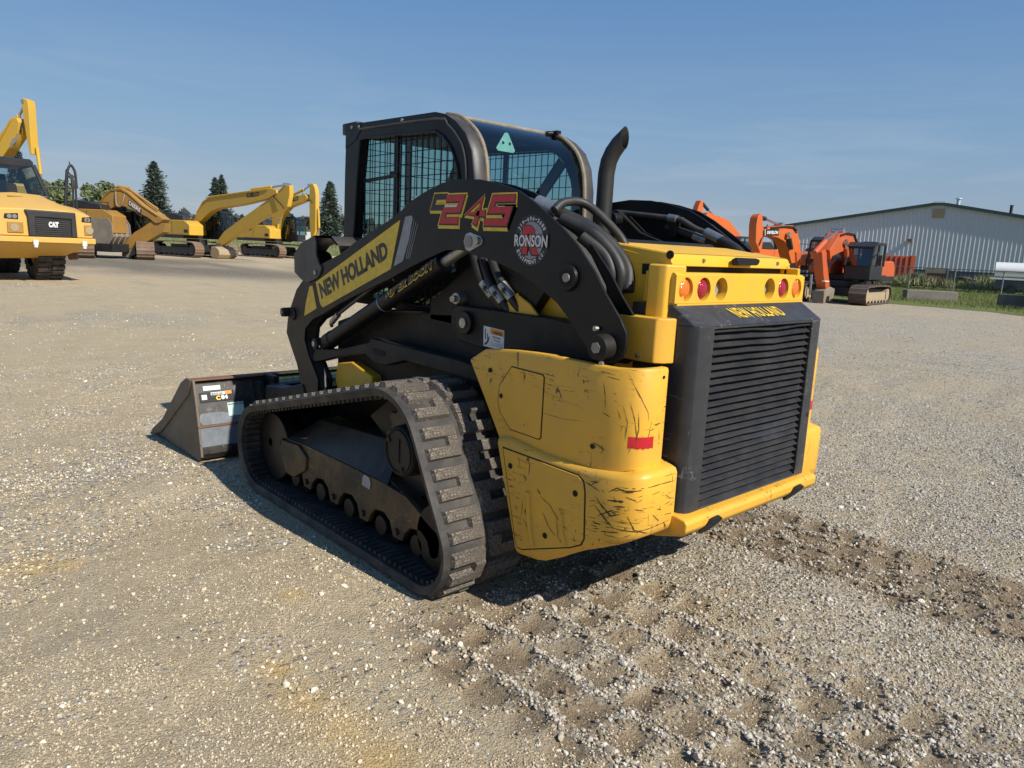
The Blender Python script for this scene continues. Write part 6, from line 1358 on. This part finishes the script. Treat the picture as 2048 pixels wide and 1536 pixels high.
# ---- grass strip, fence, things along it
def grassmat():
    m, n, l, p = newmat('mown_grass'); v = coords(n, l); oi = N(n, 'ObjectInfo')
    c = mixc(n, l, noise(n, l, v, .8, 6, .65), (.09, .125, .03), (.19, .215, .065)); c = mixc(n, l, noise(n, l, v, 14, 4, .7), c, (.2, .19, .09), 'MIX') if False else c
    c = mixc(n, l, ramp(n, l, oi.outputs['Random'], [(0, (0, 0, 0)), (1, (.5, .5, .5))]), c, (.24, .25, .09))
    l.new(c, p.inputs['Base Color']); p.inputs['Roughness'].default_value = .8; p.inputs['Specular IOR Level'].default_value = .2
    l.new(bump(n, l, noise(n, l, v, 25, 5, .8), .7, .05), p.inputs['Normal']); return m
M['grass'] = grassmat()
edge = [(26.9, 18.0), (27.2, 12.0), (27.45, 9.9), (27.5, 8.6), (27.5, 7.74), (27.35, 6.4), (26.5, 5.2), (26.0, 3.0), (26.0, -4)]
b = MB(); rows = []
for k, (x, y) in enumerate(edge):
    xs2 = [x + .25 * math.sin(k * 3.1)] + [x + (75 - x) * t for t in (.04, .12, .25, .45, .7, 1.)]
    rows.append([(xx, y + (xx - x) * .14, .006 if i else .002) for i, xx in enumerate(xs2)])
b.grid(rows); g_ = b.build('grass_strip', 'grass', None); g_['kind'] = 'structure'
def strip_pts(n, x0, x1, ylo, yhi):
    x = x0 + (x1 - x0) * rng.random(n); y = ylo + (yhi - ylo) * rng.random(n); return x, y
x, y = strip_pts(26000, 26.6, 47, -2, 17); ex_ = np.interp(y, [e[1] for e in edge[::-1]], [e[0] for e in edge[::-1]]) + (fbm(x, y, .8, 3, 70) - .5) * 1.6
k = (x > ex_) & (rng.random(len(x)) < .4 + .6 * fbm(x, y, .6, 3, 71)); sz = .10 + .10 * rng.random(k.sum())
scatter('grass', np.stack([x[k], y[k], sz * .4], -1), sz, M['grass'], 'blade', seed=21)
M['weed'] = stone_material('weed_leaf', [(0, (.08, .11, .03)), (.5, (.16, .20, .06)), (.88, (.26, .26, .11)), (1, (.5, .48, .38))])
n = 9000; t_ = rng.random(n); wx = 49.6 + 5. * rng.random(n); wy = 20.5 - 11.5 * t_ + (wx - 50) * .1
hh = (.25 + .75 * fbm(wx, wy, .5, 3, 80)) * (.45 + .75 * rng.random(n)); k = rng.random(n) < (fbm(wx, wy, .45, 3, 81) + .25)
scatter('weeds', np.stack([wx, wy, hh * .42], -1)[k], hh[k], M['weed'], 'blade', seed=23)
# chain-link fence: posts, rail, wires
F_ = empty('chain_link_fence', 'thin galvanised chain-link fence with top rail crossing the grass before the building', 'fence', (48.25, 14.06, 0))
fp = [(51.5, 25.1), (50.2, 22.4), (49.5, 19.6), (48.835, 16.868), (48.248, 14.06), (47.203, 11.211), (46.2, 8.4), (45.2, 5.6), (44.2, 2.8)]
M['galv'] = flat('galvanised_pipe', (.24, .25, .24), .55, .4)
for (x, y) in fp: MB().cyl((x - 48.25, y - 14.06, -.1), (x - 48.25, y - 14.06, 1.42), .038, seg=8).build('post', 'galv', F_)
MB().tube([(x - 48.25, y - 14.06, 1.40) for x, y in fp], .026, 6).build('top_rail', 'galv', F_)
b = MB()
for (xa, ya), (xb, yb) in zip(fp, fp[1:]):
    for k in range(18):
        u0, u1 = k / 18, (k + 9) / 18
        for up_ in (0, 1):
            a0, a1 = (u0, min(u1, 1)); z0_, z1_ = 0.03, 1.38 * (a1 - a0) / .5
            if up_: z0_, z1_ = 1.38, 1.38 - z1_ + .03
            b.cyl((xa + (xb - xa) * a0 - 48.25, ya + (yb - ya) * a0 - 14.06, z0_), (xa + (xb - xa) * a1 - 48.25, ya + (yb - ya) * a1 - 14.06, z1_), .004, seg=3, cap=False)
b.build('wire_mesh', 'galv', F_, smooth=False)['kind'] = 'stuff'
# rust-red container by the wall, rusty cabinet, white tank trailer, concrete blocks
D_ = empty('dumpster', 'rust-red ribbed waste container standing against the building wall', 'container', (54.2, 20.0, 0), -1.1634)
M['contred'] = paint('container_red', (.42, .08, .035), .6, (.25, .14, .09), .4, big=1)
MB().box((-3.4, -.9, .15), (1.0, 1.0, 2.15)).build('box', 'contred', D_, .02)
for k in range(13): MB().box((-3.3 + k * .33, -.98, .15), (-3.17 + k * .33, -.905, 2.10)).build('rib', 'contred', D_, .01)
MB().box((1.005, -.95, .1), (1.30, 1.05, 2.2)).build('end_post', 'orange_dull', D_, .01)
Cb = empty('rusty_cabinet', 'rusty brown steel cabinet panel standing in the weeds before the wall', 'cabinet', (51.0, 16.0, 0), -1.25)
MB().box((-.62, -.35, .25), (.62, .35, 1.30)).build('body', 'rust', Cb, .02); MB().box((-.66, -.4, 1.05), (.66, .4, 1.42)).build('lid', 'mud', Cb, .03)
for s in (-1, 1): MB().box((s * .62 - .05, -.42, 0), (s * .62 + .05, -.36, 1.42)).build('corner_post', 'mud', Cb)
T_ = empty('tank_trailer', 'white round-topped tank trailer parked past the fence at the picture edge', 'trailer', (50.5, 10.6, 0), -1.3)
M['tank'] = paint('white_tank', (.68, .68, .66), .35, (.5, .48, .42), .2, big=1)
b = MB(); b.prism('x', -1.9, 5, [(.9 * math.cos(a), 1.42 + .52 * math.sin(a)) for a in np.linspace(0, 2 * math.pi, 28, endpoint=False)]); b.build('tank', 'tank', T_)
MB().box((-2.1, -.95, .90), (5, .95, 1.0)).build('deck', 'tank', T_, .01); MB().box((-1.8, -.75, .35), (5, .75, .88)).build('skirt', 'siding_dark', T_, .01)
for xx in (-1.0, 3.8): MB().cyl((xx, -.8, .30), (xx, .8, .30), .31, seg=20).build('wheel', 'rubber', T_)
M['concrete'] = paint('weathered_concrete', (.16, .145, .125), .9, (.3, .27, .22), .5, big=2)
C_ = bpy.data.objects.new('concrete_block', None)
def block(x, y, rz, L, h, label):
    b = MB(); b.prism('x', -L / 2, L / 2, [(-.3, -.03), (.3, -.03), (.28, h), (-.28, h)]); o = b.build('concrete_block', 'concrete', None, .03, seg=3); o.location = (x, y, 0); o.rotation_euler = (0, 0, rz)
    tag(o, label, 'concrete block', 'concrete blocks on the grass edge'); return o
block(32.4, 10.1, -.92, 2.05, .46, 'long grey concrete block lying on the grass below the rusty cabinet')
block(32.3, 6.7, -.95, 1.5, .52, 'dark concrete block at the picture edge beside a yellow machine')
# bit of a yellow machine at the right edge
Y_ = empty('small_loader', 'small yellow machine with black tyre cut off by the right picture edge', 'loader', (31.7, 5.62, 0), -.9)
MB().box((-.38, -.5, .45), (1.6, .6, 1.45)).build('body', 'deere', Y_, .05); 
for xx in (.1, 1.2):
    o = MB().cyl((xx, -.62, .30), (xx, -.36, .30), .31, seg=22).build('wheel', 'rubber', Y_, .03); MB().cyl((xx, -.64, .30), (xx, -.60, .30), .16, seg=16).build('rim', 'mud', o)
MB().box((-.42, .2, .02), (1.5, .45, .60)).build('frame', 'dgrey', Y_, .02)
# old tyres in the weeds
for (x, y, rz, lb) in ((52.0, 17.6, .3, 'worn black tyre lying in the weeds left of the rusty cabinet'), (51.6, 14.6, 1.1, 'worn black tyre half hidden in the weeds right of the rusty cabinet')):
    b = MB(); b.grid([[((.42 + .16 * math.cos(u)) * math.cos(v), (.42 + .16 * math.cos(u)) * math.sin(v), .62 + .15 * math.sin(u)) for u in np.linspace(0, 2 * math.pi, 12)] for v in np.linspace(0, 2 * math.pi, 28)])
    o = b.build('old_tyre', 'rubber', None); o.location = (x, y, .1); o.rotation_euler = (.25, .2, rz); tag(o, lb, 'tyre', 'old tyres in the weeds')
# grassy bank, far field edge and distant road on the left
b = MB(); rows = []
M['bank'] = paint('dry_bank_grass', (.13, .15, .045), .9, (.30, .26, .12), .75, big=.5)
path = [(2., 62), (10., 63.), (17., 64.5), (24., 66.5), (30., 62.5), (34., 58), (39, 54.), (44., 51.5), (54., 47.)]
for k, (x, y) in enumerate(path):
    nx_, ny_ = .42, .9; rows.append([(x + nx_ * d, y + ny_ * d, z) for d, z in ((-1.5, -.01), (0, .10), (2.5, .55), (6, .95), (12, 1.02), (45, .6), (200, .4))])
b.grid(rows); o = b.build('grass_bank', 'bank', None); o['kind'] = 'structure'
x = []; 
tq = rng.random(14000) * (len(path) - 1); i_ = tq.astype(int); f_ = tq - i_; pa = np.array(path)
base = pa[i_] * (1 - f_)[:, None] + pa[i_ + 1] * f_[:, None]; dd = rng.random(14000) ** 1.3 * 9 - .8
zz2 = np.interp(dd, [-1.5, 0, 2.5, 6, 12], [0, .10, .55, .95, 1.02]); sz = .16 + .22 * rng.random(14000)
scatter('bank_grass', np.stack([base[:, 0] + .42 * dd, base[:, 1] + .9 * dd, zz2 + sz * .35], -1), sz, M['weed'], 'blade', seed=25)
W_ = MB().box((-9, -3, 0), (9, 3, 2.0)).build('far_shed', 'tank', None); W_.location = (54.5, 109.9, .5); W_.rotation_euler = (0, 0, -.75); tag(W_, 'low white shed far off behind the spruces', 'shed')

# ---- trees
def leafmat(name, a, c_):
    m, n, l, p = newmat(name); v = coords(n, l); g = N(n, 'NewGeometry')
    col = mixc(n, l, g.outputs['Random Per Island'], a, c_); col = mixc(n, l, noise(n, l, v, .9, 3), col, tuple(q * .75 for q in a))
    l.new(col, p.inputs['Base Color']); p.inputs['Roughness'].default_value = .75; p.inputs['Specular IOR Level'].default_value = .15
    tr = N(n, 'BsdfTranslucent'); l.new(col, tr.inputs[0]); mxs = N(n, 'MixShader'); mxs.inputs[0].default_value = .22; o = n['Material Output']
    l.new(p.outputs[0], mxs.inputs[1]); l.new(tr.outputs[0], mxs.inputs[2]); l.new(mxs.outputs[0], o.inputs[0]); return m
M['spruce'] = leafmat('blue_spruce_needles', (.10, .135, .105), (.25, .30, .25)); M['broadleaf'] = leafmat('broad_leaves', (.14, .18, .075), (.33, .37, .20)); M['bark'] = paint('bark', (.06, .045, .035), .9, (.12, .1, .08), .4)
def spruce(x, y, h, w, label, seed, tops=1):
    r_ = np.random.default_rng(seed); t = empty('spruce_tree', label, 'tree', (x, y, 0), 0, 'spruces behind the yellow excavators')
    b = MB(); b.cyl((0, 0, 0), (0, 0, h * .95), .16, .02, seg=8); b.build('trunk', 'bark', t)
    b = MB(); n = 1500
    for k in range(n):
        u = r_.random() ** .75; z = .35 + (h - .35) * u; rad = w * (1 - u) ** .72 * (.92 + .2 * math.sin(k * 1.7)) + .10
        a = r_.random() * 6.283; L = rad * r_.uniform(.50, 1.12) * (.86 + .22 * math.sin(a * 3 + z * 2.3)); dx, dy = math.cos(a), math.sin(a); ox = 0
        if tops == 2 and u > .72: ox = (.35 if k % 2 else -.35); L *= .8; z -= (.0 if k % 2 else .35)
        droop = -.18 * L + (.30 * L if u > .8 else 0)
        for j in range(7):
            q = .25 + .75 * (j + r_.random()) / 7; px_, py_, pz_ = ox + dx * L * q, dy * L * q, z + droop * q * q + r_.normal(0, .05)
            s_ = r_.uniform(.16, .36) * (1.15 - .5 * u); v1 = Vector((dx + r_.normal(0, .5), dy + r_.normal(0, .5), r_.normal(.15, .35))).normalized() * s_; v2 = Vector((-dy + r_.normal(0, .3), dx + r_.normal(0, .3), r_.normal(0, .5))).normalized() * s_ * .5
            c = Vector((px_, py_, max(.15, pz_))); b.add([c - v1 * .4 - v2, c - v1 * .4 + v2, c + v1], [(0, 1, 2)])
    b.build('crown', 'spruce', t, smooth=False); return t
spruce(21.4, 78.3, 8.2, 2.75, 'tall full blue spruce behind the folded ochre excavator', 1)
spruce(27.95, 79.0, 7.6, 2.5, 'blue spruce with two leaders behind the long yellow boom', 2, 2)
spruce(34.2, 66.5, 7.0, 2.35, 'dark blue spruce right beside the loader cab', 3)
spruce(10.8, 83.9, 8.8, 2.6, 'blue spruce partly hidden by the boom over the dump truck', 4)
def broadleaf(x, y, h, w, label, seed):
    r_ = np.random.default_rng(seed); t = empty('broadleaf_tree', label, 'tree', (x, y, 0), 0, 'broad leaved trees behind the dump truck')
    b = MB(); b.cyl((0, 0, 0), (0, 0, h * .5), .22, .12, seg=8)
    for k in range(7): a = k * .9; b.cyl((0, 0, h * (.25 + .03 * k)), (math.cos(a) * w * .55, math.sin(a) * w * .55, h * (.55 + .05 * k)), .08, .02, seg=6)
    b.build('trunk', 'bark', t); b = MB()
    cl = [(r_.normal(0, .42) * w, r_.normal(0, .42) * w, h * r_.uniform(.22, .90), r_.uniform(.18, .36) * w) for _ in range(40)]
    for cx_, cy_, cz_, cr in cl:
        cz_ = min(cz_, h * (1 - .35 * (math.hypot(cx_, cy_) / w) ** 2) - cr * .6)
        for k in range(150):
            d = Vector(r_.normal(0, 1, 3)).normalized() * cr * r_.random() ** .35; c = Vector((cx_, cy_, cz_)) + d; s_ = r_.uniform(.14, .30)
            v1 = Vector(r_.normal(0, 1, 3)).normalized() * s_; v2 = v1.cross(Vector(r_.normal(0, 1, 3))).normalized() * s_ * .6; b.add([c - v1, c + v2, c + v1, c - v2], [(0, 1, 2, 3)])
    b.build('crown', 'broadleaf', t, smooth=False); return t
broadleaf(16., 96.8, 7.1, 3.0, 'loose pale green tree behind the truck mirror frame', 11)
broadleaf(18.8, 90.2, 6.7, 3.1, 'broad grey-green tree left of the tall spruce', 12)
broadleaf(23.6, 97., 6.5, 2.8, 'grey-green tree just behind the ochre boom bend', 13)
broadleaf(13.2, 90., 6.4, 2.6, 'low bushy tree behind the truck hood', 14)
broadleaf(61., 126., 3.6, 1.8, 'small far tree beyond the white shed', 15)
# far woods on the horizon: nobody could count them
b = MB(); r_ = np.random.default_rng(5)
M['farwood'] = leafmat('far_woods', (.07, .09, .075), (.11, .13, .11))
for k in range(2600):
    a = r_.uniform(-.85, 1.0); D0 = r_.uniform(330, 420); s_ = math.tan(a) * D0 if abs(a) < .9 else D0
    x = -2.7 + s_ * math.cos(YAW) + D0 * math.sin(YAW); y = -1.5 - s_ * math.sin(YAW) + D0 * math.cos(YAW); hgt = 4. + 7 * vnoise(np.array([s_]), np.array([0.]), .02, 9)[0] + 3 * r_.random()
    if s_ > 40: hgt *= .45
    q = r_.random(); c = Vector((x, y, hgt * q)); w_ = r_.uniform(2, 5)
    for j in range(3):
        v1 = Vector(r_.normal(0, 1, 3)).normalized() * w_; v2 = v1.cross(Vector(r_.normal(0, 1, 3))).normalized() * w_; b.add([c - v1, c + v2, c + v1, c - v2], [(0, 1, 2, 3)])
o = b.build('far_woods', 'farwood', None, smooth=False); o['kind'] = 'stuff'
